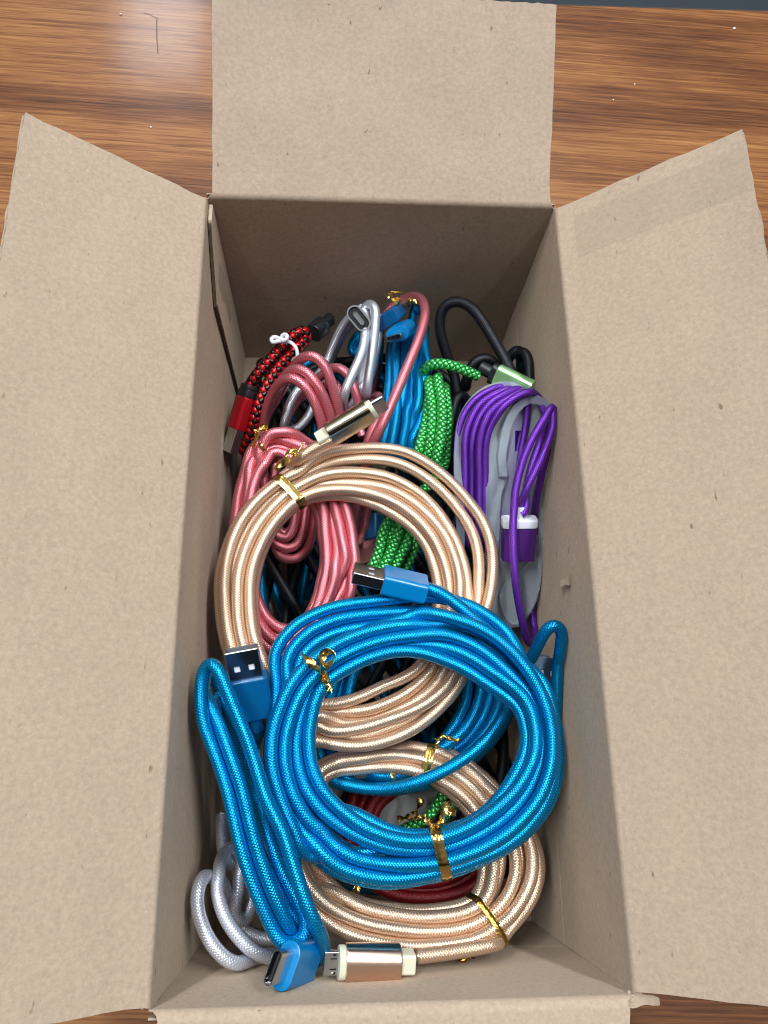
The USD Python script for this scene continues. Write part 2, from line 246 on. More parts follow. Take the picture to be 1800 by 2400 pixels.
for si, (nm, (c0, al, out, ln)) in enumerate(SIDES.items()):
    amp = 0.0012
    def wfn(u, v, c0=c0, al=al, out=out, ln=ln, si=si):
        ov = 0 if si < 2 else .0006; q = c0 + al * ((ln + 2 * ov) * u - ov); z = ZL[v]
        g = (0.00006 if si == 2 else 0.00026) * math.exp(-((z - .0543) / .0009) ** 2)                      # the score line part-way up
        bow = amp * math.sin(math.pi * u) * (z / H) * (0.6 if si < 2 else .2)
        w = (fbm(np.array([[u * 5 + si * 9, z * 25, 3.]]), 2)[0] - .5) * .0008
        return np.array([q[0], q[1], z]) + out * (bow * (z / H if z < H else 1) * (0 if z >= H else 1) + g + w * (0 if z >= H else 1))
    nn = lambda u, v, out=out: out
    vi = list(range(len(ZL)))
    m = trimesh.util.concatenate([sheet(wfn, 40, vi, .0005, nn), sheet(lambda u, v: wfn(u, v) + out * .0022, 14, vi, .0005, nn)])
    wall = part(box, 'wall', m, M['card'], 30, label={'left': 'left wall with the glued seam tab', 'right': 'right wall with a torn spot', 'back': 'shaded back wall', 'front': 'front wall nearest the viewer'}[nm])
    pr = profile(*FL[nm]); trim = .0012 if si < 2 else .0022
    arc = np.r_[0, np.cumsum(np.linalg.norm(np.diff(pr, axis=0), axis=1))]
    tang = np.gradient(pr, axis=0); tang /= np.linalg.norm(tang, axis=1)[:, None]
    def ffn(u, v, c0=c0, al=al, out=out, ln=ln, pr=pr, arc=arc, trim=trim, si=si, off=0.0):
        s = arc[v] / arc[-1]; tr = trim * min(1, arc[v] / .003) + .0015 * s
        q = c0 + al * (tr + (ln - 2 * tr) * u)
        w = ((fbm(np.array([[u * 3 + si * 5, s * 2.5, 1.]]), 3)[0] - .5) * .0032 * s + (fbm(np.array([[u * 14 + si * 5, s * 9, 7.]]), 2)[0] - .5) * .0007 * min(1, s * 8))
        nrm = np.array([tang[v][1], -tang[v][0]])
        p2 = pr[v] + nrm * (w + off)
        return q + out * p2[0] + Z * p2[1]
    fnn = lambda u, v, out=out, tang=tang: (out * tang[v][1] - Z * tang[v][0])
    vi = list(range(len(pr)))
    inner = sheet(ffn, 56, vi, .0005, fnn, .0002, si); outer = sheet(lambda u, v: ffn(u, v, off=.0022), 56, vi, .0005, fnn, .0002, si + 9)
    fl = part(box, 'flap', trimesh.util.concatenate([inner, outer]), M['card'], 35, label={'left': 'left flap', 'right': 'right flap with a strip of tape along its far edge', 'back': 'back flap', 'front': 'front flap cut by the bottom of the view'}[nm])
    # the fluted layer between the liners, waves across the flap, seen at its cut edges
    nu = int(ln / .0011); us = np.linspace(0.001, .999, nu); rows = []
    for k, u in enumerate(us):
        off = .00135 + .00075 * math.sin(k * math.pi / 2.6)
        rows.append([ffn(u, v, off=off) for v in vi])
    G = np.array(rows); G[:, -1] += (G[:, -2] - G[:, -1]) * .006
    idx = np.arange(nu * len(vi)).reshape(nu, -1); f = np.vstack([np.stack([idx[:-1, :-1], idx[1:, :-1], idx[1:, 1:]], -1).reshape(-1, 3), np.stack([idx[:-1, :-1], idx[1:, 1:], idx[:-1, 1:]], -1).reshape(-1, 3)])
    part(fl, 'fluting', (G.reshape(-1, 3), f), M['card_edge'], True)
    if nm == 'right':
        # tape strip on the far edge of the right flap
        vs = [v for v in vi if v >= 8]
        pts = np.array([[ffn(u, v, off=-.00035) for v in vs] for u in np.linspace(.905, .975, 6)])
        nu2, nv2 = pts.shape[:2]; k = nu2 * nv2; idx = np.arange(k).reshape(nu2, nv2)
        ff = np.vstack([np.stack([idx[:-1, :-1], idx[1:, 1:], idx[1:, :-1]], -1).reshape(-1, 3), np.stack([idx[:-1, :-1], idx[:-1, 1:], idx[1:, 1:]], -1).reshape(-1, 3)])
        part(fl, 'tape_strip', (pts.reshape(-1, 3) + rng.normal(0, .00004, (k, 3)), ff), M['tape'], True)
part(box, 'bottom', slab([(-W/2, 0), (W/2, 0), (W/2, L), (-W/2, L)], -.003, 0), M['card'])
# glued seam tab, tapered at its foot, on the left wall at the back corner
x0 = -W / 2 + .0003
poly = [(L - .0008, H - .002), (L - .0085, H - .002), (L - .0310, .098), (L - .0308, .006), (L - .0008, .004)]
def plate_x(poly, x, th, jag=0.0, sub=.004):
    from shapely.geometry import Polygon
    P = np.array(Polygon(poly).segmentize(sub).exterior.coords[:-1])
    P = P + rng.normal(0, jag, P.shape)
    m = trimesh.creation.extrude_polygon(Polygon(P), th, engine='earcut'); v = m.vertices.copy()
    return trimesh.Trimesh(np.c_[x + v[:, 2], v[:, 0], v[:, 1]], m.faces[:, ::1], process=False)
part(box, 'seam_tab', plate_x(poly, x0, .0015, .00012), M['card'], 30)
part(box, 'seam_edge', plate_x([(L - .0088, H - .0025), (L - .0098, H - .0025), (L - .0319, .098), (L - .0312, .010), (L - .0309, .010), (L - .0311, .0975)], x0, .0012, .00016, .0015), M['gap'], 30)  # dark brown strip drawn where the seam gap shows
scr = [(L - .022, .1), (L - .012, .102), (L - .009, .090), (L - .012, .080), (L - .010, .068), (L - .014, .060), (L - .019, .064), (L - .017, .076), (L - .021, .086)]
part(box, 'tape_scrap', plate_x(scr, x0 + .0016, .0002, .0004, .002), M['tape'], 30)
# torn liner on the right wall and a torn curl at the front right corner
def curl(P, U, V, n, w, l, bend):
    v = []; f = []
    for i in range(9):
        s = i / 8; a = s * bend
        c = P + V * l * (math.sin(a) / bend) + n * l * ((1 - math.cos(a)) / bend)
        ww = w * (1 - .6 * s) * (1 + .15 * math.sin(9 * s))
        v += [c - U * ww / 2, c + U * ww / 2]
        if i: f += [[2*i-2, 2*i-1, 2*i+1], [2*i-2, 2*i+1, 2*i]]
    v = np.array(v); k = len(v); f = np.array(f)
    return np.vstack([v, v + n * .0003]), np.vstack([f[:, ::-1], f + k])
part(box, 'torn_liner', curl(np.array([W/2 - .0008, .131, .104]), Y, -Z, -X, .0045, .008, .3), M['card'], True)
part(box, 'torn_liner', curl(np.array([W/2 - .001, -.0015, H - .001]), Y, X, Z, .0045, .009, .8), M['card'], True)

# ------------------------------------------------------------------ cords
WIN = {'s': (0, 0, 1), 'a': (400, 650, 3.318), 'b': (850, 650, 3.0164), 'c': (450, 1000, 3.0164), 'd': (900, 1050, 3.318), 'e': (440, 1480, 3.318), 'f': (880, 1480, 3.318),
       'g': (400, 1900, 3.318), 'h': (850, 1900, 3.318), 'i': (480, 880, 5.53), 'j': (750, 650, 5.53), 'k': (580, 1160, 4.74), 'l': (1040, 1150, 4.74), 'm': (740, 1680, 3.318), 'n': (780, 1260, 5.53)}
def src(w, x, y): x0, y0, s = WIN[w]; return (x0 + x / s, y0 + y / s)
def tr(w, pts, z):
    """A traced run: points of a view window, heights z spread along it -> points of the scene."""
    q = [src(w, *p) for p in pts]; zz = np.interp(np.linspace(0, 1, len(q)), np.linspace(0, 1, len(np.atleast_1d(z))), np.atleast_1d(z))
    return [at(x, y, h) for (x, y), h in zip(q, zz)]
def ring(center, outer, inner, turns, z0, tilt=(0, 0), start=0, dpx=30, wander=.10, seed=0, lift=1.0, ccw=1, d=.0047, flip=False):
    r = np.random.default_rng(seed); c = np.array(center, float)
    def table(poly):
        q = np.array(poly, float) - c; a = np.degrees(np.arctan2(q[:, 1], q[:, 0])) % 360; o = np.argsort(a)
        return a[o], np.linalg.norm(q, axis=1)[o]
    ao, ro = table(outer); ai, ri = table(inner); out = []
    n = int(turns * 72); ph = r.uniform(0, 6.28, (40, 3))
    for s in range(n + 1):
        tau = s / 72; th = (start + ccw * 360 * tau) % 360
        R0, R1 = np.interp(th, ai, ri, period=360), np.interp(th, ao, ro, period=360)
        k = int(tau); mid = .35 + .4 * ph[k % 40, 0] / 6.28; fr = min(1, max(0, (tau - k - mid + .3) / .6)); fr = fr * fr * (3 - 2 * fr); steps = max(1, math.ceil(turns) - 1)
        base = min(1, max(0, (k + fr - .5) / max(turns - 1.5, 1)))
        wob = lambda kk: sum(math.sin(math.radians(th) * (i + 1) + ph[kk % 40, i]) / (i + 1.5) for i in range(3))
        f = base + wander * ((1 - fr) * wob(k) + fr * wob(k + 1)); f = min(1, max(0, f)); f = 1 - f if flip else f
        width = R1 - R0; comp = max(0.0, 1 - width / (turns * dpx))
        lay = (1 - fr) * (k % 2) + fr * ((k + 1) % 2)
        rr = R0 + dpx / 2 + f * max(0, width - dpx)
        px = c + rr * np.array([math.cos(math.radians(th)), math.sin(math.radians(th))])
        z = z0 + tilt[0] * (px[0] - c[0]) / 100 + tilt[1] * (px[1] - c[1]) / 100 + lift * lay * d * .95 * min(1, comp * 1.6) + .0008 * wob(k + 7)
        out.append(at(px[0], px[1], z))
    return out
def smooth_path(pts, step=.0016, chord=.5):
    P = np.array(pts, float); keep = np.r_[True, np.linalg.norm(np.diff(P, axis=0), axis=1) > 1e-6]; P = P[keep]
    from scipy.interpolate import CubicSpline
    from scipy.interpolate import PchipInterpolator
    d = np.r_[0, np.cumsum(np.linalg.norm(np.diff(P, axis=0), axis=1) ** chord)]
    cs = CubicSpline(d, P); u = np.linspace(0, d[-1], len(P) * 24); Q = cs(u)
    s = np.r_[0, np.cumsum(np.linalg.norm(np.diff(Q, axis=0), axis=1))]; n = max(4, int(s[-1] / step))
    return np.stack([np.interp(np.linspace(0, s[-1], n), s, Q[:, k]) for k in range(3)], 1)
CORDS = {}
def cord(key, runs, r=.00235, pin=0):
    """runs: list of point lists, joined into one cord; pin: how strongly it keeps its place."""
    CORDS[key] = dict(P=smooth_path([q for run in runs for q in run], .002), r=r, pin=pin)
def zig(w, strands, zs):
    """Strands traced from one end of a hank to the other, joined there and back."""
    out = []
    for i, s in enumerate(strands):
        q = tr(w, s, zs[i] if isinstance(zs, list) else zs); out.append(q if i % 2 == 0 else q[::-1])
    return out

# blue ring coil on top
OUT = [(1320,1766),(1317,1820),(1299,1881),(1242,1960),(1181,2005),(1121,2030),(1031,2060),(970,2069),(910,2078),(850,2074),(777,2056),(740,2026),(695,1981),(662,1918),(639,1866),(624,1811),(619,1766),(627,1703),(642,1640),(640,1580),(622,1527),(649,1484),(682,1451),(748,1418),(850,1398),(900,1392),(960,1383),(1020,1381),(1081,1394),(1135,1421),(1183,1472),(1227,1525),(1257,1570),(1281,1610),(1302,1660),(1314,1706)]
OUTA = [(1320,1766),(1317,1820),(1299,1881),(1242,1960),(1181,2005),(1121,2030),(1031,2060),(970,2069),(910,2076),(850,2068),(777,2046),(735,2016),(690,1971),(662,1918),(639,1866),(624,1811),(619,1766),(627,1703),(645,1649),(663,1607),(706,1555),(770,1505),(860,1462),(960,1440),(1050,1436),(1120,1455),(1190,1500),(1240,1555),(1281,1610),(1302,1660),(1314,1706)]
INA = [(756,1781),(762,1815),(778,1845),(817,1881),(862,1911),(940,1946),(1013,1946),(1109,1905),(1169,1854),(1205,1802),(1227,1760),(1227,1721),(1221,1685),(1205,1649),(1171,1630),(1121,1608),(1073,1576),(1016,1555),(970,1549),(910,1556),(832,1590),(787,1612),(774,1640),(764,1691),(756,1736)]
INB = [(985 + (x - 985) * .73, 1735 + (y - 1735) * .73) for x, y in OUT]
cord('blue_ring', [tr('s', [(716, 1800), (728, 1850), (752, 1893)], (.082, .085, .090)), ring((985, 1735), OUTA, INA, 5.02, .1005, (0, -.0006), start=135, seed=3, wander=.10, ccw=-1),
    ring((985, 1735), OUT, INB, 3.4, .0925, (0, -.0012), start=104, seed=8, wander=.10, ccw=-1)[14:],
    tr('n', [(1420, 735), (1280, 690), (1180, 655)], (.099, .099, .099))], pin=.6)
# upper gold coil
cord('upper_gold', [tr('a', [(1260, 1262), (1190, 1285), (1110, 1330), (1000, 1410)], (.100, .099, .097, .096)), ring((843, 1400),
    [(503,1411),(500,1381),(506,1332),(520,1282),(546,1219),(583,1172),(636,1126),(689,1090),(725,1063),(768,1043),(831,1035),(914,1033),(950,1038),(1016,1074),(1066,1114),(1115,1167),(1141,1195),(1165,1237),(1180,1285),(1185,1336),(1180,1397),(1168,1451),(1112,1613),(1091,1649),(1061,1679),(1016,1718),(955,1748),(880,1765),(832,1769),(759,1752),(680,1715),(610,1660),(550,1580),(512,1500)],
    [(602,1398),(599,1365),(609,1315),(636,1262),(675,1212),(702,1186),(738,1171),(798,1169),(848,1179),(914,1206),(964,1245),(997,1298),(1002,1327),(1011,1378),(1005,1470),(970,1549),(892,1590),(781,1640),(720,1640),(666,1598),(627,1561),(612,1513),(604,1450)],
    6.32, .083, (0, -.0008), start=244, seed=11, wander=.12, ccw=-1, flip=True)], pin=.5)
# lower gold coil
cord('lower_gold', [tr('h', [(420, 1135), (560, 1120), (750, 1090), (900, 1050), (1040, 985)], (.094, .092, .089, .086, .084)), ring((1000, 1990),
    [(1284,2036),(1281,2066),(1266,2105),(1233,2156),(1182,2201),(1121,2222),(1030,2226),(940,2226),(850,2214),(792,2201),(741,2168),(700,2110),(680,2020),(690,1900),(715,1810),(759,1763),(850,1766),(950,1750),(1031,1748),(1076,1769),(1160,1842),(1230,1900),(1272,1975)],
    [(1127,2030),(1124,2051),(1118,2099),(1091,2117),(1031,2126),(940,2123),(850,2108),(762,2077),(724,2050),(720,1980),(735,1890),(759,1812),(880,1805),(964,1815),(1007,1825),(1049,1854),(1091,1908),(1120,1970)],
    6.61, .072, (0, .004), start=50, seed=21, wander=.12, ccw=-1, flip=True)], pin=.4)
# deep blue coil under the others, with a loop against the right wall
cord('deep_blue', [ring((975, 1640),
    [(870,1872),(950,1868),(1030,1842),(1100,1800),(1165,1740),(1210,1660),(1215,1570),(1160,1480),(1060,1430),(900,1440),(800,1500),(740,1600),(730,1700),(755,1800),(800,1852)],
    [(870,1790),(950,1780),(1010,1750),(1050,1700),(1080,1640),(1085,1580),(1060,1530),(980,1500),(900,1520),(850,1570),(830,1650),(835,1730),(845,1770)],
    4.875, .062, (0, 0), start=120, seed=5, wander=.15, ccw=-1), tr('e', [(1090, 1130), (1230, 1190), (1340, 1225)], (.066, .069, .071)),
    tr('f', [(0, 1235), (200, 1215), (450, 1125), (700, 990), (880, 830), (1000, 660), (1050, 520)], (.072, .076, .080, .080, .078, .076, .072)),
    tr('d', [(1120, 1660), (1165, 1620), (1200, 1530), (1240, 1420), (1300, 1340), (1365, 1335), (1420, 1420), (1450, 1540), (1468, 1660)], (.078, .084, .090, .096, .1, .1, .096, .092, .088)),
    tr('f', [(1518, 180), (1510, 330), (1480, 520), (1440, 720), (1380, 900), (1280, 1050), (1150, 1200)], (.087, .084, .08, .076, .07, .065, .06))], pin=.3)
# blue hank on the left
cord('blue_hank', [tr('e', [(560, 745), (520, 860), (500, 1000)], (.088, .078, .07)), tr('g', [(640, 300), (760, 600), (900, 900), (1050, 1010), (1160, 1060)], (.07, .075, .08, .085, .088)),
    tr('g', [(1190, 1010), (1060, 840), (990, 560), (930, 250), (870, 0)], (.092, .094, .095, .096, .096)), tr('e', [(640, 1300), (500, 950), (380, 700), (270, 500)], (.096, .095, .093, .09)),
    tr('e', [(215, 470), (200, 640), (300, 950), (400, 1250), (480, 1600)], (.092, .098, .102, .102, .102)), tr('g', [(640, 250), (760, 520), (900, 740), (1040, 940), (1120, 1040)], (.102, .102, .1, .097, .093)),
    tr('g', [(1000, 1010), (880, 830), (760, 560), (660, 280), (580, 0)], (.098, .103, .106, .107, .107)), tr('e', [(420, 1250), (320, 950), (210, 680), (125, 470), (120, 360), (170, 320)], (.107, .106, .104, .100, .096, .09)),
    tr('e', [(260, 420), (330, 700), (450, 1000), (560, 1400)], (.088, .088, .09, .092)), tr('g', [(760, 200), (840, 420), (960, 700), (1080, 900)], (.1, .1, .1, .098)),
    tr('g', [(900, 1040), (780, 900), (660, 620), (560, 330), (490, 0)], (.1, .103, .106, .107, .107)), tr('e', [(290, 1150), (200, 900), (110, 600), (100, 400), (130, 260), (180, 205)], (.106, .105, .104, .106, .109, .112)),
    tr('e', [(245, 300), (330, 520), (440, 780), (540, 1080), (620, 1340)], (.113, .112, .111, .110, .110)), tr('g', [(870, 150), (930, 350), (1000, 580), (1080, 790), (1160, 950), (1200, 1060), (1170, 1150), (1080, 1195)], (.110, .110, .110, .109, .106, .098, .092, .090))], pin=.7)
# white cable in the near left corner
cord('white_loops', [tr('g', [(395, 40), (390, 140), (420, 300), (500, 430), (640, 560)], (.06, .064, .066, .062, .058)), tr('g', [(560, 900), (480, 820), (470, 680), (500, 540), (560, 420)], (.062, .066, .068, .066, .062)),
    tr('g', [(480, 250), (410, 330), (345, 450), (335, 570), (370, 730), (450, 900), (570, 1050), (700, 1140), (830, 1170)], (.062, .070, .078, .082, .085, .086, .086, .084, .078)),
    tr('g', [(760, 1250), (640, 1210), (560, 1205)], (.070, .076, .084)),
    tr('g', [(500, 1225), (420, 1175), (320, 1060), (235, 900), (190, 740), (195, 600), (240, 510), (310, 475), (400, 520), (470, 640)], (.088, .089, .09, .09, .09, .089, .086, .08, .074, .068)),
    tr('g', [(520, 780), (560, 930), (660, 1010), (820, 1000)], (.062, .06, .06, .06))], pin=.5)
# pink coils
cord('front_pink', [tr('i', [(1390, 900), (1180, 850), (1000, 780), (830, 720)], (.074, .078, .081, .082)), ring((690, 1275),
    [(600,1040),(645,1006),(700,1025),(765,1075),(815,1180),(834,1280),(825,1380),(800,1440),(740,1520),(660,1560),(600,1500),(565,1420),(550,1310),(552,1200),(565,1110)],
    [(625,1070),(660,1075),(700,1110),(725,1180),(738,1260),(738,1340),(725,1420),(700,1470),(660,1480),(625,1440),(605,1380),(598,1310),(600,1220),(610,1130)],
    5.6, .068, (.004, -.003), start=235, seed=31, wander=.14, dpx=27)], r=.0022, pin=.5)
cord('middle_pink', [tr('c', [(880, 560), (760, 640), (640, 800)], (.05, .048, .046)),
    tr('a', [(700, 1300), (730, 1060), (790, 900), (870, 790), (950, 755), (1030, 805), (1110, 920), (1160, 1050), (1195, 1230)], (.05, .062, .074, .086, .093, .092, .087, .082, .074)),
    tr('c', [(780, 420), (740, 640), (700, 800), (640, 840), (580, 780)], (.055, .05, .047, .047, .047)),
    tr('a', [(640, 1340), (800, 930), (870, 790), (950, 700), (1030, 690), (1105, 765), (1175, 890), (1220, 1020), (1270, 1180)], (.046, .066, .078, .09, .094, .093, .088, .082, .075)),
    tr('c', [(840, 420), (800, 700), (760, 850), (680, 890), (580, 820)], (.055, .05, .047, .046, .046)),
    tr('a', [(660, 1320), (850, 900), (930, 740), (1000, 640), (1060, 585), (1125, 578), (1190, 640), (1240, 770), (1285, 940), (1325, 1120)], (.044, .062, .075, .088, .095, .097, .095, .09, .083, .075)),
    tr('c', [(900, 420), (860, 760), (800, 920), (700, 960), (590, 880)], (.055, .05, .046, .045, .045)),
    tr('a', [(900, 1100), (1080, 850), (1240, 700), (1330, 680), (1395, 750), (1440, 880), (1475, 1020), (1490, 1180)], (.04, .055, .07, .076, .076, .072, .066, .06)),
    tr('a', [(1380, 1150), (1350, 950), (1310, 820), (1260, 790), (1180, 860)], (.055, .06, .064, .062, .055))], r=.0022, pin=.4)
cord('tall_pink', [tr('b', [(60, 850), (90, 560), (130, 330), (190, 210), (270, 160), (345, 122), (410, 130), (448, 200), (435, 320), (385, 470), (322, 620), (250, 790), (180, 950), (105, 1110), (40, 1260)], (.045, .055, .062, .068, .072, .077, .082, .085, .088, .09, .091, .09, .087, .082, .074)),
    tr('c', [(1180, 520), (1140, 700), (1130, 850)], (.064, .056, .052)), tr('c', [(1190, 830), (1230, 650), (1250, 500)], (.05, .054, .06)), tr('b', [(20, 1200), (60, 1100), (110, 1000), (150, 900), (120, 820), (60, 860)], (.066, .072, .074, .072, .066, .058)),
    tr('b', [(-60, 980), (-20, 1060), (10, 1150)], (.056, .062, .062))], r=.0022, pin=.5)
# silver hank at the back
cord('silver_hank', [tr('j', [(560, 400), (430, 480), (330, 580), (240, 720), (170, 900), (110, 1050)], (.078, .07, .066, .062, .058, .054)),
    tr('a', [(1150, 780), (980, 880), (915, 1000), (880, 1120), (870, 1200)], (.05, .056, .058, .056, .05)), tr('a', [(1000, 1180), (1120, 980), (1220, 700)], (.042, .044, .048)),
    tr('j', [(190, 960), (260, 780), (380, 600), (480, 480), (580, 390)], (.052, .058, .064, .068, .072)), tr('j', [(650, 350), (640, 600), (590, 900), (545, 1200), (530, 1450)], (.078, .076, .07, .064, .058)),
    tr('j', [(600, 1550), (615, 1400), (655, 1150), (690, 900), (710, 650), (740, 400), (700, 295), (620, 320), (560, 420)], (.072, .076, .08, .084, .087, .089, .089, .086, .08)),
    tr('j', [(610, 560), (590, 760), (560, 950), (470, 1150), (380, 1330), (290, 1560)], (.084, .086, .088, .088, .086, .082)),
    tr('j', [(420, 1700), (560, 1500), (690, 1200), (735, 900), (760, 650), (795, 480)], (.06, .062, .066, .07, .074, .077))], r=.0021, pin=.6)
# blue hank at the back
cord('back_blue', zig('b', [[(200, 480), (200, 620), (205, 800), (190, 960), (170, 1130), (130, 1300)], [(170, 1330), (215, 1130), (245, 900), (250, 700), (240, 480), (250, 330)],
    [(300, 340), (300, 500), (305, 700), (285, 900), (240, 1150), (190, 1330)], [(250, 1330), (290, 1130), (340, 900), (365, 700), (370, 500), (370, 330)], [(425, 400), (425, 560), (415, 740), (385, 930), (335, 1100), (290, 1300)],
    [(330, 1320), (385, 1050), (425, 800), (432, 500), (400, 350)]], [(.062, .07, .073, .073, .068, .06)] * 6) + [tr('j', [(1230, 330), (1290, 380), (1240, 440)], (.068, .074, .078))], r=.0021, pin=.5)
cord('navy_back', zig('j', [[(600, 700), (520, 900), (420, 1100)], [(380, 1100), (470, 850), (560, 640)], [(760, 600), (770, 900), (740, 1200), (700, 1450)]], [(.05, .048, .042), (.046, .05, .054), (.056, .052, .048, .042)]), pin=.3)
# black cable at the back right
cord('black_loop', [tr('b', [(690, 900), (660, 720), (600, 560), (545, 400), (535, 260), (585, 165), (680, 150), (765, 195), (835, 285), (905, 405), (985, 540), (1050, 660), (1110, 780)], (.05, .056, .064, .072, .078, .083, .086, .088, .089, .089, .088, .086, .08)),
    tr('b', [(1150, 900), (1170, 760), (1130, 600), (1080, 520), (1120, 490), (1170, 520), (1200, 620), (1220, 760), (1240, 900)], (.05, .06, .07, .076, .079, .08, .08, .078, .072)),
    tr('b', [(1270, 950), (1255, 800), (1225, 650), (1190, 540), (1140, 480), (1070, 500), (1020, 600)], (.058, .062, .066, .07, .072, .07, .062)),
    tr('b', [(980, 700), (930, 590), (870, 540), (800, 560), (750, 640), (730, 740)], (.06, .064, .067, .067, .064, .058)), tr('b', [(700, 830), (760, 640), (840, 590), (920, 640), (1000, 760)], (.05, .058, .062, .06, .054))], r=.0024, pin=.4)
cord('black_right', [tr('b', [(640, 1400), (620, 1150), (640, 900), (690, 780), (740, 830), (720, 1000)], (.05, .06, .066, .07, .066, .056)), tr('b', [(1200, 1000), (1330, 1020), (1400, 1150), (1370, 1400), (1320, 1659)], (.046, .056, .064, .062, .058)), tr('l', [(1120, 300), (1080, 700), (1050, 1100)], (.06, .058, .05))], r=.0022, pin=.2)
# green cable
cord('green_coil', [tr('b', [(815, 700), (730, 655), (630, 610), (540, 595), (470, 610), (430, 660)], (.082, .085, .086, .084, .08, .074))] + zig('b', [[(420, 720), (455, 850), (460, 1000), (425, 1150), (390, 1300)], [(440, 1330), (470, 1200), (490, 1050), (490, 900), (460, 760), (440, 700)],
    [(480, 690), (535, 780), (565, 900), (560, 1060), (530, 1230), (500, 1380)], [(560, 1380), (590, 1200), (607, 1000), (590, 850), (540, 730)]], [(.07, .075, .077, .075, .07), (.068, .075, .079, .079, .076, .07), (.074, .08, .082, .081, .077, .07), (.066, .072, .076, .076, .07)]) +
    zig('c', [[(1380, 680), (1340, 850), (1270, 1010), (1200, 1120)], [(1250, 1150), (1350, 1000), (1440, 800), (1490, 640)], [(1560, 700), (1500, 860), (1420, 1010), (1340, 1150)], [(1440, 1130), (1520, 960), (1590, 760)]], [(.064, .062, .058, .05), (.052, .06, .064, .068), (.066, .063, .058, .05), (.05, .054, .058)]), r=.0023, pin=.5)
# purple cable wound on the frosted winder, and its loose end
PU = .0016
cord('purple_wound', zig('b', [[(710, 1889), (675, 1350), (668, 1130), (700, 980), (770, 875), (870, 800), (975, 762), (1080, 770)], [(1110, 780), (1000, 790), (890, 840), (800, 920), (745, 1030), (720, 1160), (725, 1400), (760, 1930)],
    [(810, 1950), (775, 1400), (768, 1170), (790, 1040), (850, 930), (930, 850), (1030, 808), (1150, 790)], [(1170, 800), (1070, 830), (970, 890), (890, 980), (840, 1080), (818, 1200), (825, 1450), (860, 1970)],
    [(900, 1970), (866, 1400), (862, 1180), (895, 1030), (960, 920), (1060, 845), (1190, 805)]],
    [(.058, .076, .083, .087, .090, .092, .092, .088), (.092, .095, .094, .092, .09, .086, .078, .06), (.06, .078, .086, .09, .093, .096, .096, .092), (.094, .098, .097, .095, .092, .088, .080, .062), (.062, .080, .088, .093, .097, .099, .094)])
    + [tr('b', [(1290, 900), (1335, 950), (1300, 1050)], (.088, .094, .100)), tr('b', [(1240, 1190), (1170, 1420), (1135, 1580), (1122, 1680)], (.100, .096, .092, .090))], r=PU, pin=.6)
cord('purple_loose', [tr('d', [(1072, 480), (1080, 420), (1100, 330), (1150, 220)], (.090, .094, .097, .1)), tr('b', [(1290, 1230), (1345, 1080), (1400, 970), (1418, 905), (1385, 870), (1340, 905), (1295, 980), (1225, 1090), (1150, 1240), (1100, 1400), (1072, 1540)], (.102, .104, .106, .107, .108, .108, .107, .105, .103, .1, .098)),
    tr('d', [(1012, 400), (1002, 600), (1006, 800), (1018, 1000), (1045, 1200), (1080, 1370), (1125, 1520)], (.096, .095, .093, .089, .083, .077, .07)), tr('d', [(1180, 1400), (1200, 1000), (1170, 600), (1180, 420), (1215, 250)], (.05, .056, .07, .08, .088)), tr('b', [(1280, 1330), (1360, 1120)], (.092, .096))], r=PU, pin=.7)
# red and black cable
cord('red_black', [tr('a', [(612, 850), (650, 775), (735, 680), (850, 575), (950, 475), (1050, 410)], (.061, .064, .068, .071, .072, .070)), tr('a', [(1090, 430), (1030, 480), (940, 560), (850, 680), (770, 800), (700, 960), (655, 1120), (610, 1260), (560, 1380)], (.068, .070, .071, .070, .067, .063, .058, .052, .044))], r=.0027, pin=.7)
# buried cables at the very bottom, laid to darken the gaps
def tangle(x0, x1, y0, y1, n, z, seed):
    r = np.random.default_rng(seed); a = np.linspace(0, n * 2 * np.pi, n * 14); q = r.uniform(0, 6, 4)
    return [[np.array([(x0 + x1) / 2 + (x1 - x0) / 2 * math.sin(t * 1.0 + q[0]) * (.75 + .25 * math.sin(t * .37 + q[1])), (y0 + y1) / 2 + (y1 - y0) / 2 * math.sin(t * .618 + q[2]), z + .009 * math.sin(t * .29 + q[3])]) for t in a]]
cord('bottom_black', tangle(-.062, .062, .02, .262, 14, .026, 3), r=.0024, pin=.1)
cord('bottom_navy', tangle(-.060, .060, .015, .265, 10, .014, 6), r=.0024, pin=.1)
# pieces of cable seen deep inside the blue ring
cord('deep_green', [tr('m', [(640, 900), (740, 850), (860, 815)], (.04, .044, .046)), tr('m', [(900, 780), (940, 700), (990, 600), (1060, 520)], (.048, .05, .05, .046)), tr('m', [(1150, 560), (1050, 700), (1000, 800)], (.036, .036, .036))], r=.0023, pin=.5)
cord('deep_red', [ring((1010, 1930), [(1200,1930),(1180,2040),(1110,2100),(1010,2120),(900,2105),(830,2060),(800,1960),(830,1850),(900,1790),(1010,1760),(1130,1790),(1185,1850)], [(1130,1930),(1110,1990),(1060,2030),(1000,2045),(930,2030),(890,1980),(880,1930),(900,1870),(950,1840),(1010,1830),(1080,1850),(1115,1890)], 4, .045, (0, .003), seed=41)], pin=.2)

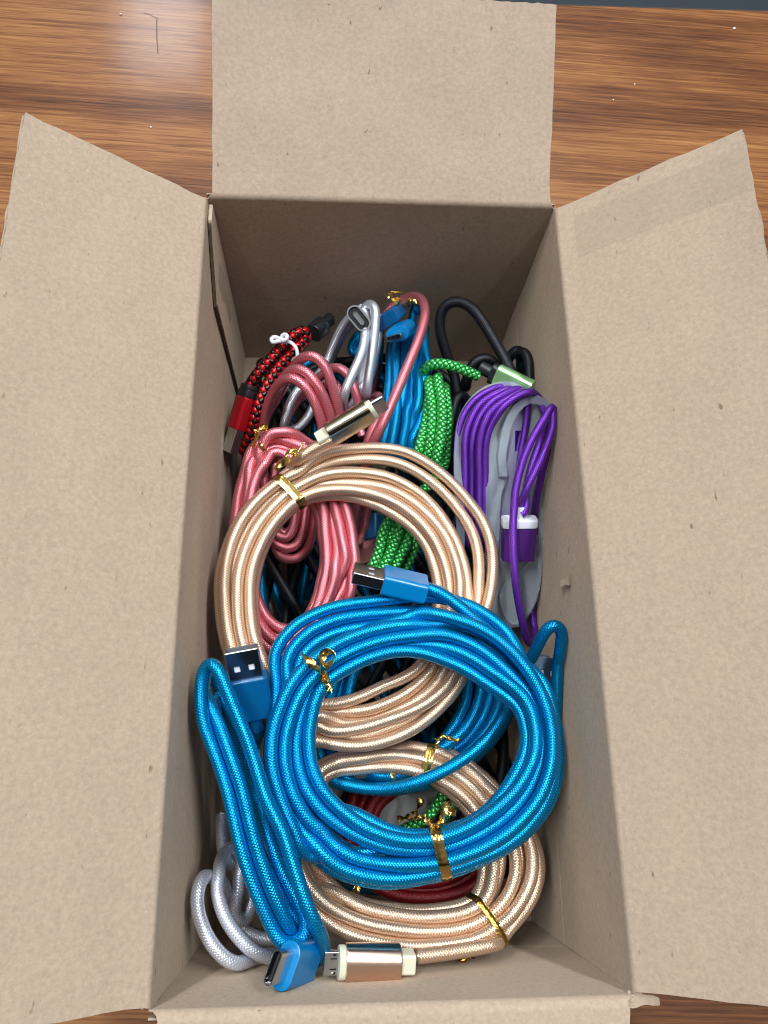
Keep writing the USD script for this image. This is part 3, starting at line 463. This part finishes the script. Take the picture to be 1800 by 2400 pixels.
# ------------------------------------------------------------------ let the cords settle so that none passes through another
keys = list(CORDS); PT = np.vstack([CORDS[k]['P'] for k in keys]); cid = np.concatenate([[i] * len(CORDS[k]['P']) for i, k in enumerate(keys)])
rad = np.concatenate([[CORDS[k]['r']] * len(CORDS[k]['P']) for k in keys]); pin = np.concatenate([[CORDS[k]['pin']] * len(CORDS[k]['P']) for k in keys])
loc = np.concatenate([np.arange(len(CORDS[k]['P'])) for k in keys]); P0 = PT.copy()
inner_pt = np.ones(len(PT), bool); e = np.cumsum([len(CORDS[k]['P']) for k in keys]); inner_pt[e - 1] = False; inner_pt[np.r_[0, e[:-1]]] = False
for it in range(46):
    tree = cKDTree(PT); pr = tree.query_pairs(.0058, output_type='ndarray'); i, j = pr[:, 0], pr[:, 1]
    ok = (cid[i] != cid[j]) | (np.abs(loc[i] - loc[j]) > 6); i, j = i[ok], j[ok]
    d = PT[i] - PT[j]; D = np.linalg.norm(d, axis=1) + 1e-9; need = rad[i] + rad[j] - D; hit = need > 0; i, j, d, D, need = i[hit], j[hit], d[hit], D[hit], need[hit]
    u = d / D[:, None]
    up = np.sign(P0[i, 2] - P0[j, 2] + 1e-7); u[:, 2] = np.where(np.abs(P0[i, 2] - P0[j, 2]) > .0012, np.abs(u[:, 2]) * up + .25 * up, u[:, 2]); u /= np.linalg.norm(u, axis=1)[:, None]
    push = u * (need * .5)[:, None] * np.array([.7, .7, 1.0]); acc = np.zeros_like(PT); cnt = np.zeros(len(PT))
    np.add.at(acc, i, push); np.add.at(acc, j, -push); np.add.at(cnt, i, 1); np.add.at(cnt, j, 1)
    PT += acc / np.maximum(1, cnt * .6)[:, None]
    k = np.where(inner_pt)[0]; lap = (PT[k - 1] + PT[k + 1]) / 2 - PT[k]; PT[k] += lap * (.35 if it < 40 else .2)
    PT[:, :2] += (P0[:, :2] - PT[:, :2]) * (.06 * pin[:, None]); PT[:, 2] += (P0[:, 2] - PT[:, 2]) * .02 * pin
    PT[:, 0] = np.clip(PT[:, 0], -W/2 + rad + .0006, W/2 - rad - .0006); PT[:, 1] = np.clip(PT[:, 1], rad + .0006, L - rad - .0006); PT[:, 2] = np.maximum(PT[:, 2], rad)
st = 0
for k in keys:
    n = len(CORDS[k]['P']); CORDS[k]['P'] = PT[st:st + n]; st += n

def tube(P, r, sides=12):
    T = np.gradient(P, axis=0); T /= np.linalg.norm(T, axis=1)[:, None] + 1e-12
    A = np.zeros_like(P); a = np.cross(T[0], [0.3, .2, 1.]); a /= np.linalg.norm(a)
    for i in range(len(P)):
        a = a - T[i] * (a @ T[i]); a /= np.linalg.norm(a); A[i] = a
    B = np.cross(T, A); th = np.linspace(0, 2 * np.pi, sides + 1); s = np.r_[0, np.cumsum(np.linalg.norm(np.diff(P, axis=0), axis=1))] * 1000
    v = P[:, None] + r * (np.cos(th)[None, :, None] * A[:, None] + np.sin(th)[None, :, None] * B[:, None]); n = len(P); q = sides + 1
    nr = (v - P[:, None]) / r
    uv = np.stack(np.broadcast_arrays(s[:, None], np.linspace(0, 1, q)[None]), -1)
    i, j = np.meshgrid(np.arange(n - 1), np.arange(sides), indexing='ij')
    a, b, c, d = i * q + j, i * q + j + 1, (i + 1) * q + j + 1, (i + 1) * q + j
    f = np.vstack([np.stack([a, b, c], -1).reshape(-1, 3), np.stack([a, c, d], -1).reshape(-1, 3)])
    V, U, NR = v.reshape(-1, 3), uv.reshape(-1, 2), nr.reshape(-1, 3)
    for e, s_ in ((0, 1), (n - 1, -1)):                           # caps
        k = len(V); V = np.vstack([V, P[e:e + 1]]); U = np.vstack([U, U[e * q:e * q + 1]]); NR = np.vstack([NR, -T[e:e+1] * s_])
        f = np.vstack([f, [[k, e * q + m + 1, e * q + m] if s_ == 1 else [k, e * q + m, e * q + m + 1] for m in range(sides)]])
    return V, f, U, NR
def cord_mesh(parent, key, mat, name='cord'):
    P = smooth_path(CORDS[key]['P'][::2], .0011, 1.0); V, f, U, NR = tube(P, CORDS[key]['r'])
    p = part(parent, name, (V, f), mat, smooth=False, uv=U)
    m = UsdGeom.Mesh(stage.GetPrimAtPath(p)); m.CreateNormalsAttr([Gf.Vec3f(*map(float, x)) for x in NR]); m.SetNormalsInterpolation('vertex')
    return p
def cable(key, name, label, mat, cat='cable', group=None):
    P = CORDS[key]['P']; t = thing(name, label, cat, (P[:, 0].mean(), P[:, 1].mean(), P[:, 2].min()), group); cord_mesh(t, key, mat); return t

# ------------------------------------------------------------------ plug builders (millimetres, x towards the tip)
def rrect(hw, hh, r, k=6):
    r = min(r, hw - 1e-4, hh - 1e-4); out = []
    for q, (sx, sy) in enumerate(((1, 1), (-1, 1), (-1, -1), (1, -1))):
        for a in np.linspace(0, math.pi / 2, k): out.append((sx * (hw - r) + r * math.cos(a + q * math.pi / 2), sy * (hh - r) + r * math.sin(a + q * math.pi / 2)))
    return np.array(out)
def loft(secs, k=6):
    rings = [np.c_[np.full(4 * k, x), rrect(hw, hh, r, k)] for x, hw, hh, r in secs]; n = 4 * k; v = np.vstack(rings); f = []
    for s in range(len(rings) - 1):
        for i in range(n):
            a, b = s * n + i, s * n + (i + 1) % n; f += [[a, b, b + n], [a, b + n, a + n]]
    for e, flip in ((0, True), (len(rings) - 1, False)):
        c = len(v); v = np.vstack([v, rings[e].mean(0)])
        for i in range(n): q = [c, e * n + i, e * n + (i + 1) % n]; f.append(q[::-1] if flip else q)
    m = trimesh.Trimesh(v, np.array(f), process=False); m.fix_normals(); return m
def soft(x0, x1, hw, hh, r, b=.5, k=6, hw0=None, hh0=None):
    """A rounded block from x0 (tail) to x1, its ends bevelled by b."""
    hw0, hh0 = hw0 or hw, hh0 or hh
    return loft([(x0, hw0 - b, hh0 - b, r), (x0 + b * .3, hw0 - b * .3, hh0 - b * .3, r), (x0 + b, hw0, hh0, r), (x1 - b, hw, hh, r), (x1 - b * .3, hw - b * .3, hh - b * .3, r), (x1, hw - b, hh - b, r)], k)
def man(t): return m3.Manifold(m3.Mesh(np.asarray(t.vertices, np.float32), np.asarray(t.faces, np.uint32)))
def shell(x0, x1, hw, hh, r, wall=.35, holes=()):
    a = man(loft([(x0, hw, hh, r), (x1 - .15, hw, hh, r), (x1, hw - .12, hh - .12, r)])) - man(loft([(x0 + .6, hw - wall, hh - wall, max(r - wall, .1)), (x1 + 1, hw - wall, hh - wall, max(r - wall, .1))]))
    for hx, hy, sx, sy in holes:
        a = a - m3.Manifold.cube((sx, sy, 20), True).translate((hx, hy, 10))
    return a
def frame(joint, tip, wide, scale=1.0):
    """Frame with its origin at joint, x towards tip, y along 'wide' (made square to x)."""
    x = np.array(tip) - joint; x /= np.linalg.norm(x); y = np.array(wide, float); y -= x * (y @ x); y /= np.linalg.norm(y); z = np.cross(x, y)
    if z[2] < 0 and abs(z[2]) > .05: y, z = -y, -z
    m = np.eye(4); m[:3, 0], m[:3, 1], m[:3, 2], m[:3, 3] = x * .001 * scale, y * .001 * scale, z * .001 * scale, joint; return m
def put(parent, name, mesh, F, mat, smooth=35, label=None):
    if hasattr(mesh, 'to_mesh'):
        q = mesh.to_mesh(); mesh = trimesh.Trimesh(np.array(q.vert_properties[:, :3]), np.array(q.tri_verts), process=False)
    m = mesh.copy(); m.vertices = m.vertices @ F[:3, :3].T + F[:3, 3]; return part(parent, name, m, mat, smooth, label)
def usb_a(t, F, mat, strain, relief=True, hw=7.2, ln=16, hh=3.9):
    h = put(t, 'plug_housing', soft(-ln, 0, hw, hh, 1.6, .7, hw0=hw - .4), F, mat)
    s = put(h, 'plug_shell', shell(0, 11.2, 6.0, 2.25, .45, holes=((4.6, 2.55, 2.2, 2.1), (4.6, -2.55, 2.2, 2.1))), F, M['metal'], 30)
    put(h, 'contact_tongue', soft(.6, 10.4, 5.5, .85, .2, .15).apply_translation([0, 0, .85]), F, M['white_plastic'])
    if relief: put(h, 'strain_relief', soft(-ln - 6, -ln, 2.6, 2.6, 2.5, .4), F, strain)
    return h
def usb_c(t, F, mat, hw=6.0, ln=18, hh=3.4, shl=6.6, collar=None, base=None):
    h = put(t, 'plug_housing', soft(-ln, 0, hw, hh, hh - .02, .6, 8), F, mat, 40)
    put(h, 'plug_shell', shell(0, shl, 4.17, 1.28, 1.25, .3), F, M['metal'], 40)
    put(h, 'contact_tongue', soft(.4, shl - .8, 3.3, .35, .1, .1), F, M['black_plastic'])
    if collar: put(h, 'front_collar', soft(-.2, 1.6, hw - 1.1, hh - .5, hh - .55, .3, 8), F, collar)
    if base: put(h, 'rear_collar', soft(-ln - 5, -ln + .2, 3.1, 3.0, 1.0, .4), F, base)
    return h
def micro(t, F, mat, hw=5.2, ln=18, hh=4.0, collar=None, base=None):
    h = put(t, 'plug_housing', soft(-ln, 0, hw, hh, min(hw, hh) - .05, .6, 8), F, mat, 40)
    sh = shell(0, 6.2, 3.42, .95, .35, .25); 
    for yy in (-1.5, 1.5): sh = sh - m3.Manifold.cube((1.9, .35, 4), True).translate((3.4, yy, 1.2))
    for yy in (-2.6, 2.6): sh = sh - m3.Manifold.cube((1.1, .7, 4), True).translate((3.2, yy, 1.2))
    put(h, 'plug_shell', sh, F, M['metal'], 30)
    put(h, 'contact_tongue', soft(.4, 5.6, 2.6, .25, .1, .08), F, M['black_plastic'])
    if collar: put(h, 'front_collar', soft(-.2, 1.9, hw - .6, hh - .7, hh - .8, .3, 8), F, collar)
    if base: put(h, 'rear_collar', soft(-ln - 4.5, -ln + .2, 3.0, 2.9, 1.0, .4), F, base)
    return h
def A(w, x, y, z): return at(*src(w, x, y), z)

# ------------------------------------------------------------------ foil twist ties
def ribbon(C, Wd, w, th=.00018, ridge=.00035):
    C, Wd = np.array(C), np.array(Wd); T = np.gradient(C, axis=0); T /= np.linalg.norm(T, axis=1)[:, None] + 1e-12; Nn = np.cross(T, Wd); Nn /= np.linalg.norm(Nn, axis=1)[:, None] + 1e-12
    offs = [(-1, 0), (-.5, .1), (0, 1), (.5, .1), (1, 0)]; top = np.stack([C + Wd * w / 2 * o + Nn * ridge * h for o, h in offs], 1); bot = top - Nn[:, None] * th; n = len(C)
    v = np.concatenate([top, bot[:, ::-1]], 1); k = 10; idx = np.arange(n * k).reshape(n, k); f = []
    for i in range(n - 1):
        for q in range(k):
            a, b, c, d = idx[i, q], idx[i, (q + 1) % k], idx[i + 1, (q + 1) % k], idx[i + 1, q]; f += [[a, b, c], [a, c, d]]
    f += [[idx[0, 0], idx[0, q + 1], idx[0, q]] for q in range(1, k - 1)] + [[idx[-1, 0], idx[-1, q], idx[-1, q + 1]] for q in range(1, k - 1)]
    return v.reshape(-1, 3), np.array(f)
def tie(label, keys, c, R, w=.0032, mat='foil', tails=(), band=True, seed=0):
    r = np.random.default_rng(seed); c = np.array(c); t = thing('twist_tie', label, 'twist tie', c)
    Q = np.vstack([CORDS[k]['P'] for k in keys]); best = None
    T = np.vstack([np.gradient(CORDS[k]['P'], axis=0) for k in keys]); near = np.linalg.norm(Q - c, axis=1) < R
    if band:
        tn = T[near] / np.linalg.norm(T[near], axis=1)[:, None]; tn *= np.sign(tn @ tn[0])[:, None]; n = tn.mean(0); n /= np.linalg.norm(n)
        e1 = np.cross(n, [0, 0, 1]); e1 /= np.linalg.norm(e1); e2 = np.cross(e1, n); pts = []
        for k in keys:
            P = CORDS[k]['P']; s = (P - c) @ n; x = np.where(s[:-1] * s[1:] <= 0)[0]
            for a in x:
                q = P[a] + (P[a + 1] - P[a]) * (s[a] / (s[a] - s[a + 1] + 1e-12))
                if np.linalg.norm(q - c) < R: pts.append(Point((q - c) @ e1, (q - c) @ e2).buffer(CORDS[k]['r'] + .0002))
        hull = unary_union(pts).convex_hull.exterior; m = 64
        C = []; Wd = []
        for a in range(m + 1):
            q = hull.interpolate(a / m, normalized=True); sh = .0009 * math.sin(a * 2 * math.pi / m + seed)
            C.append(c + e1 * q.x + e2 * q.y + n * sh); Wd.append(n + r.normal(0, .02, 3))
        Wd = [x / np.linalg.norm(x) for x in Wd]; v, f = ribbon(C, Wd, w); nc = np.array(C).mean(0)
        if ((v[2] - C[0]) @ (C[0] - nc)) < 0: v, f = ribbon(C[::-1], Wd[::-1], w)
        part(t, 'band', (v, f), M['darkened_foil_band' if mat == 'foil' else mat], 40)
    for tl in tails:
        pts, wd, tw = tl; P = smooth_path(pts, .0007); T2 = np.gradient(P, axis=0); T2 /= np.linalg.norm(T2, axis=1)[:, None]; Wd = []
        a = np.cross(T2[0], [.2, .1, 1]); 
        for i in range(len(P)):
            a = a - T2[i] * (a @ T2[i]); a /= np.linalg.norm(a); b = np.cross(T2[i], a); ang = tw * 6.28 * i / len(P) + r.normal(0, .08)
            Wd.append(a * math.cos(ang) + b * math.sin(ang))
        part(t, 'twisted_end', ribbon(P, Wd, wd), M[mat], 40)
    return t

# ================================================================== the things in the box
# blue ring
t = cable('blue_ring', 'braided_cable', 'big bright blue braided cable coiled in a ring on top of the pile', M['blue_braid'])
j = A('n', 640, 540, .100); usb_a(t, frame(j, A('n', 250, 450, .101), np.array([0, -.70, 1.0]), 1.0), M['bright_blue_plastic'], M['bright_blue_plastic'], ln=17)
c = A('e', 1010, 340, .104)
tie('crumpled gold foil twist tie at the upper left of the big blue ring', ['blue_ring'], A('e', 1060, 400, .104), .013, .0026, band=False, tails=[
    (tr('e', [(1060, 400), (1030, 330), (980, 270), (930, 210), (885, 170)], (.107, .110, .111, .111, .110)), .0030, .8), (tr('e', [(1070, 400), (1050, 300), (1040, 220), (1080, 160), (1140, 180), (1120, 230), (1060, 270)], (.107, .110, .112, .113, .113, .112, .110)), .0030, .9),
    (tr('e', [(1050, 350), (1075, 390), (1090, 440), (1110, 470)], (.108, .108, .106, .104)), .0028, 2.2)], seed=1)
tie('flat gold foil twist tie across the bottom of the big blue ring', ['blue_ring'], A('m', 985, 1080, .100), .021, .0036, tails=[
    (tr('m', [(935, 880), (930, 850), (890, 820), (880, 800)], (.101, .100, .098, .096)), .003, 1.2), (tr('m', [(940, 870), (990, 800), (1040, 760), (1090, 700)], (.1, .1, .1, .098)), .0034, 1.4), (tr('m', [(950, 860), (980, 780), (1010, 710), (1040, 690), (1060, 740)], (.1, .1, .101, .101, .1)), .0034, .8)], seed=2)
# upper gold
t = cable('upper_gold', 'braided_cable', 'gold braided cable ring whose champagne plug points up right, between pink and blue coils', M['gold_braid'])
usb_c(t, frame(A('a', 1555, 1035, .105), A('a', 1680, 960, .107), [.3, .55, 1.0], 1.0), M['gold_metal'], hw=5.4, ln=19, hh=3.7, collar=M['cream'], base=M['cream'])
tie('gold foil twist tie at the upper left of the upper gold ring', ['upper_gold'], A('i', 1050, 1440, .088), .015, .0036, tails=[
    (tr('i', [(920, 1210), (960, 1150), (1060, 1090), (1080, 1010), (1170, 1000), (1130, 1070), (1040, 1110)], (.098, .1, .101, .101, .101, .1, .099)), .003, 1.3), (tr('i', [(1170, 1040), (1220, 960), (1290, 870)], (.099, .1, .1)), .0009, .3), (tr('i', [(930, 1230), (950, 1170), (1000, 1180)], (.098, .099, .099)), .003, .8)], seed=3)
# lower gold
t = cable('lower_gold', 'braided_cable', 'rose gold braided cable coil with its plug by the front wall, under the blue ring', M['gold_braid'])
micro(t, frame(A('g', 1350, 1180, .098), A('g', 1180, 1182, .099), [.05, 1.0, .25], 1.08), M['rose_metal'], hw=5.4, ln=17, hh=4.6, collar=M['cream'], base=M['cream'])
tie('shiny foil twist tie atop the rose gold coil, seen inside the blue ring', ['lower_gold'], A('m', 890, 320, .064), .014, .0034, tails=[(tr('m', [(940, 240), (950, 170), (990, 150), (1060, 180), (1110, 180)], (.075, .079, .08, .08, .079)), .0022, 2.5)], seed=4)
tie('dark gold twist tie round the lower gold coil by the right front corner', ['lower_gold'], A('h', 1000, 870, .084), .022, .0024, 'dark_foil', tails=[(tr('h', [(980, 1085), (900, 1110), (840, 1140), (780, 1160), (730, 1165)], (.080, .082, .084, .084, .083)), .0018, 2.0)], seed=5)
# deep blue
t = cable('deep_blue', 'braided_cable', 'half buried blue braided cable, one loop upright against the right wall', M['blue_braid'])
usb_a(t, frame(A('f', 1350, 400, .062), A('f', 1350, 200, .066), [1, 0, .8]), M['blue_plastic'], M['blue_plastic'], hw=6.6, ln=15)
tie('tiny gold twist tie on the buried blue cable below the gold rings', ['deep_blue'], A('m', 605, 480, .064), .009, .0018, tails=[(tr('m', [(600, 440), (600, 470), (610, 520)], (.076, .077, .075)), .0018, .6)], seed=6, band=False)
# blue hank
t = cable('blue_hank', 'braided_cable', 'long folded blue braided cable lying along the left wall with a plug at each end', M['blue_braid'])
usb_a(t, frame(A('e', 462, 352, .099), A('e', 410, 110, .106), [1, .14, 0.02]), M['blue_plastic'], M['blue_plastic'], ln=16)
usb_c(t, frame(A('g', 890, 1205, .110), A('g', 795, 1220, .1172), [.45, .88, -.20], 1.22), M['bright_blue_plastic'], hw=6.0, ln=14, hh=3.1)
# whites
cable('white_loops', 'braided_cable', 'silvery white braided cable in open loops in the near left corner', M['white_braid'])
# pinks
cable('front_pink', 'braided_cable', 'pink braided cable coiled in a tall oval behind the gold ring, tied at top left', M['pink_braid'])
tie('small gold twist tie at the top left of the front pink coil', ['front_pink'], A('i', 690, 790, .075), .012, .0018, tails=[(tr('i', [(620, 920), (640, 850), (680, 770), (720, 700), (770, 650), (800, 700)], (.078, .084, .088, .088, .088, .087)), .0022, 2.0), (tr('i', [(660, 700), (700, 710), (750, 690), (790, 720)], (.086, .087, .087, .086)), .002, 1.5)], seed=7)
cable('middle_pink', 'braided_cable', 'pink braided cable whose arched loops stand up beside the red and black cable', M['pink_braid'])
cable('tall_pink', 'braided_cable', 'pink braided cable with one long strand arching over the blue plug at the back', M['pink_braid'])
tie('gold twist tie at the top of the tall pink strand by the back wall', ['tall_pink'], A('j', 1080, 270, .08), .006, .0016, band=False, tails=[(tr('j', [(870, 250), (920, 210), (940, 280), (1040, 300), (980, 340)], (.084, .086, .085, .085, .084)), .0028, 1.3), (tr('j', [(1100, 350), (1150, 290), (1200, 300), (1230, 330)], (.086, .087, .087, .086)), .0024, 2), (tr('j', [(920, 195), (1000, 190), (1090, 190)], (.085, .085, .084)), .0007, .3)], seed=8)
# silver
t = cable('silver_hank', 'braided_cable', 'silver braided cable in a hank near the back wall, its oval plug facing up', M['silver_braid'])
F = frame(A('j', 500, 530, .090), A('j', 470, 520, .099), [-.55, .8, 0])
h = put(t, 'plug_housing', shell(-16, 0, 6.2, 3.5, 3.4, .7), F, M['silver_metal'], 40); put(h, 'inner_plate', soft(-15, -1.2, 5.4, 2.7, 2.6, .2, 8), F, M['black_plastic']); put(h, 'plug_shell', shell(-1.6, -.2, 3.4, 1.1, 1.05, .3), F, M['metal'], 40)
# back blue
t = cable('back_blue', 'braided_cable', 'blue braided cable hank standing upright near the back wall with a small plug', M['blue_braid'])
micro(t, frame(A('j', 1000, 740, .088), A('j', 935, 800, .094), [-.62, -.35, .1], .95), M['bright_blue_plastic'], hw=5.6, ln=15, hh=3.4)
h = usb_a(t, frame(A('j', 960, 470, .076), A('j', 1060, 380, .07), [1, .8, .1], .8), M['blue_plastic'], M['blue_plastic'], relief=False, ln=12)
F = frame(A('n', 450, 60, .050), A('n', 450, 340, .052), [1, 0, .6], 1.0)
h = put(t, 'plug_housing', soft(-12, 0, 6.6, 3.8, 1.5, .6), F, M['blue_plastic'])
put(h, 'plug_shell', shell(0, 11.2, 6, 2.25, .45), F, M['metal'])
cable('navy_back', 'braided_cable', 'dark blue cable in shadow between the silver hank and the back blue hank', M['blue_braid'])
# black
cable('black_loop', 'braided_cable', 'black braided cable with one wide loop against the back wall', M['black_braid'])
t = cable('black_right', 'braided_cable', 'black braided cable in the dark beneath the purple cable and its winder', M['black_braid'])
# green
t = cable('green_coil', 'braided_cable', 'green braided cable coiled between the back blue hank and the purple winder', M['green_braid'])
F = frame(A('b', 945, 690, .084), A('b', 1120, 775, .086), [-.4, .8, .3], 1.0)
h = put(t, 'plug_housing', soft(0, 17, 5.0, 3.4, 2.6, .5), F, M['green_metal']); put(h, 'rear_collar', soft(-2.4, .3, 4.6, 3.2, 2.4, .4), F, M['black_plastic']); put(h, 'strain_relief', soft(-8, -2.2, 2.9, 2.9, 2.7, .5), F, M['black_plastic'])
# red-black
t = cable('red_black', 'braided_cable', 'red and black checked braided cable beside the left wall with a red metal plug', M['red_black_braid'])
F = frame(A('a', 585, 935, .061), A('a', 450, 1390, .050), [.55, .25, .8], 1.0)
h = put(t, 'plug_housing', soft(0, 15, 5.2, 3.6, 2.4, .4), F, M['red_metal']); put(h, 'plug_shell', shell(15, 26, 4.8, 2.1, .4), F, M['metal']); put(h, 'rear_collar', soft(-3.6, .2, 4.6, 3.4, 2.4, .5), F, M['black_plastic']); put(h, 'strain_relief', soft(-6.0, -3.4, 3.9, 3.3, 2.4, .5), F, M['black_plastic'])
F = frame(A('a', 1130, 420, .066), A('a', 1060, 480, .068), [.6, 1, 0], 1.0)
h = put(t, 'strain_relief', soft(-6, 2, 4.4, 3.8, 3.0, .6), F, M['black_plastic']); put(t, 'plug_housing', soft(-12, -5.8, 3.2, 2.4, 2.0, .5), F, M['black_plastic'])  # red plug housing drawn black, its shade put into the colour
c = A('a', 880, 600, .071); t = thing('elastic_tie', 'white elastic cord knotted round the red and black cable', 'elastic tie', c)
def rope(pts, r): V, f, U, NR = tube(smooth_path(pts, .0006), r, 10); return V, f
part(t, 'loop', rope(tr('a', [(880, 500), (930, 505), (975, 550), (985, 610), (960, 640), (930, 650), (880, 590), (850, 540)], (.0775, .0785, .0785, .077, .073, .066, .064, .070)), .0008), M['rubber_white'], True)
part(t, 'knot', rope(tr('a', [(790, 470), (840, 475), (880, 490), (905, 470), (900, 450), (875, 450), (865, 475), (890, 500), (850, 495), (800, 505), (785, 490), (792, 472)], (.078, .079, .080, .081, .081, .080, .079, .0785, .079, .078, .078, .078)), .00095), M['rubber_white'], True)
# purple and winder
cable('purple_wound', 'braided_cable', 'purple braided cable wound round the frosted plastic winder', M['purple_braid'])
t = cable('purple_loose', 'braided_cable', 'purple braided cable with loose loops by the right wall and a white capped plug', M['purple_braid'])
F = frame(A('l', 840, 330, .087), A('l', 820, 700, .078), [1, .05, .1], 1.0)
h = put(t, 'plug_housing', soft(2.6, 17, 6.6, 3.4, 1.4, .5, hw0=6.9), F, M['purple_plastic']); cp = put(t, 'plug_cap', soft(-1.2, 2.5, 7.2, 3.9, 1.6, .7), F, M['white_plastic']); put(cp, 'strain_relief', soft(-6.0, -1.0, 2.1, 2.1, 2.0, .3), F, M['white_plastic'])
# winder: an oblong plate with a raised arch, a slot, and a lower foot
w0, w1 = A('s', 1165, 925, .091), A('s', 1165, 1460, .056)
wx = (w1 - w0); wl = np.linalg.norm(wx) * 1000; wxn = wx / np.linalg.norm(wx); wy = X - wxn * (X @ wxn); wy /= np.linalg.norm(wy); wz = np.cross(wy, -wxn); FW = np.eye(4); FW[:3, 0], FW[:3, 1], FW[:3, 2], FW[:3, 3] = wxn * .001, wy * .001, wz * .001, w0
t = thing('cable_winder', 'frosted clear plastic cable winder standing near the right wall', 'cable winder', w1)
from shapely.geometry import Polygon, box as sbox, LineString
k = wl / 535.0                                                 # millimetres per pixel along the winder
def chaikin(p, n=2):
    p = np.array(p, float)
    for _ in range(n): q = np.roll(p, -1, 0); p = np.stack([.75 * p + .25 * q, .25 * p + .75 * q], 1).reshape(-1, 2)
    return p
def wp(pts, n=2): return Polygon([((y - 925) * k, (x - 1165) * k * .93) for x, y in (chaikin(pts, n) if n else pts)])
plate = wp([(1132,1000),(1145,960),(1180,925),(1220,912),(1260,918),(1290,945),(1295,1000),(1290,1180),(1285,1300),(1278,1400),(1235,1468),(1200,1475),(1160,1460),(1140,1400),(1134,1200)]).buffer(1.5).buffer(-1.5)
slot = wp([(1212,1008),(1236,1008),(1236,1056),(1212,1056)], 0)
def ext(poly, z0, z1):
    g = trimesh.util.concatenate([trimesh.creation.extrude_polygon(q, z1 - z0, engine='earcut') for q in getattr(poly, 'geoms', [poly])]); g.apply_translation([0, 0, z0]); return g
def wput(name, mesh): return put(t, name, mesh, FW, M['frosted'], 30)
wput('back_plate', ext(plate.difference(slot), -2.2, -1.0))
arch = LineString([((y - 925) * k, (x - 1165) * k * .93) for x, y in [(1176,1115),(1172,1070),(1177,1035),(1184,1005),(1194,980),(1208,960),(1224,946),(1242,938),(1260,938),(1276,946),(1287,960),(1293,978)]]).buffer(1.7, cap_style=2)
wput('arch_wall', ext(arch, -1.0, 4.2))
wput('side_wall', ext(wp([(1133,1010),(1166,1010),(1166,1120),(1180,1125),(1182,1140),(1172,1150),(1166,1300),(1150,1400),(1136,1390)]), -1.0, 2.2))
wput('rim', ext(wp([(1060,1000),(1080,950),(1120,910),(1180,890),(1240,905),(1200,918),(1150,935),(1110,970),(1090,1020),(1080,1200),(1085,1300),(1066,1300),(1055,1100)]), -1.6, -.2))
wput('foot', ext(wp([(1160,1380),(1240,1330),(1262,1300),(1280,1310),(1270,1400),(1230,1460),(1190,1466)]), -1.0, 1.5))
# deep bits
cable('deep_green', 'braided_cable', 'short piece of green braided cable showing deep inside the big blue ring', M['green_braid'])
t = tie('dark crumpled foil tie on the green cable deep inside the blue ring', ['deep_green'], A('m', 800, 780, .05), .006, band=False, mat='dark_foil', tails=[(tr('m', [(860, 780), (800, 790), (740, 780), (690, 780), (640, 800)], (.054, .056, .056, .055, .054)), .0026, 1.6), (tr('m', [(760, 760), (800, 690), (820, 640)], (.054, .055, .055)), .003, .6)], seed=9)
cable('deep_red', 'braided_cable', 'dark red braided cable in shadow between the blue ring and the lower gold coil', M['red_braid'])
tie('flat gold foil strip on the dark red cable under the blue ring', ['deep_red'], A('m', 325, 1330, .055), .007, band=False, tails=[(tr('m', [(340, 1290), (325, 1320), (310, 1370), (300, 1400)], (.062, .063, .063, .061)), .0026, .05)], seed=10)
t = thing('cable_winder', 'plain grey plastic plate lying under the big blue ring, seen through its middle', 'cable winder', A('s', 860, 1900, .03))  # grey shape of unclear kind, built as a plain plate
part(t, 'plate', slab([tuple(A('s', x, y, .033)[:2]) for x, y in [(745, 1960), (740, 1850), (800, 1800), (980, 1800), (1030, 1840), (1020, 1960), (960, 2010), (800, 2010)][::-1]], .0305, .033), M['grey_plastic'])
cable('bottom_black', 'braided_cable', 'black braided cable buried at the very bottom, darkening the gaps in the pile', M['black_braid'])
cable('bottom_navy', 'braided_cable', 'dark blue braided cable buried under the black one, darkening the gaps in the pile', M['blue_braid'])
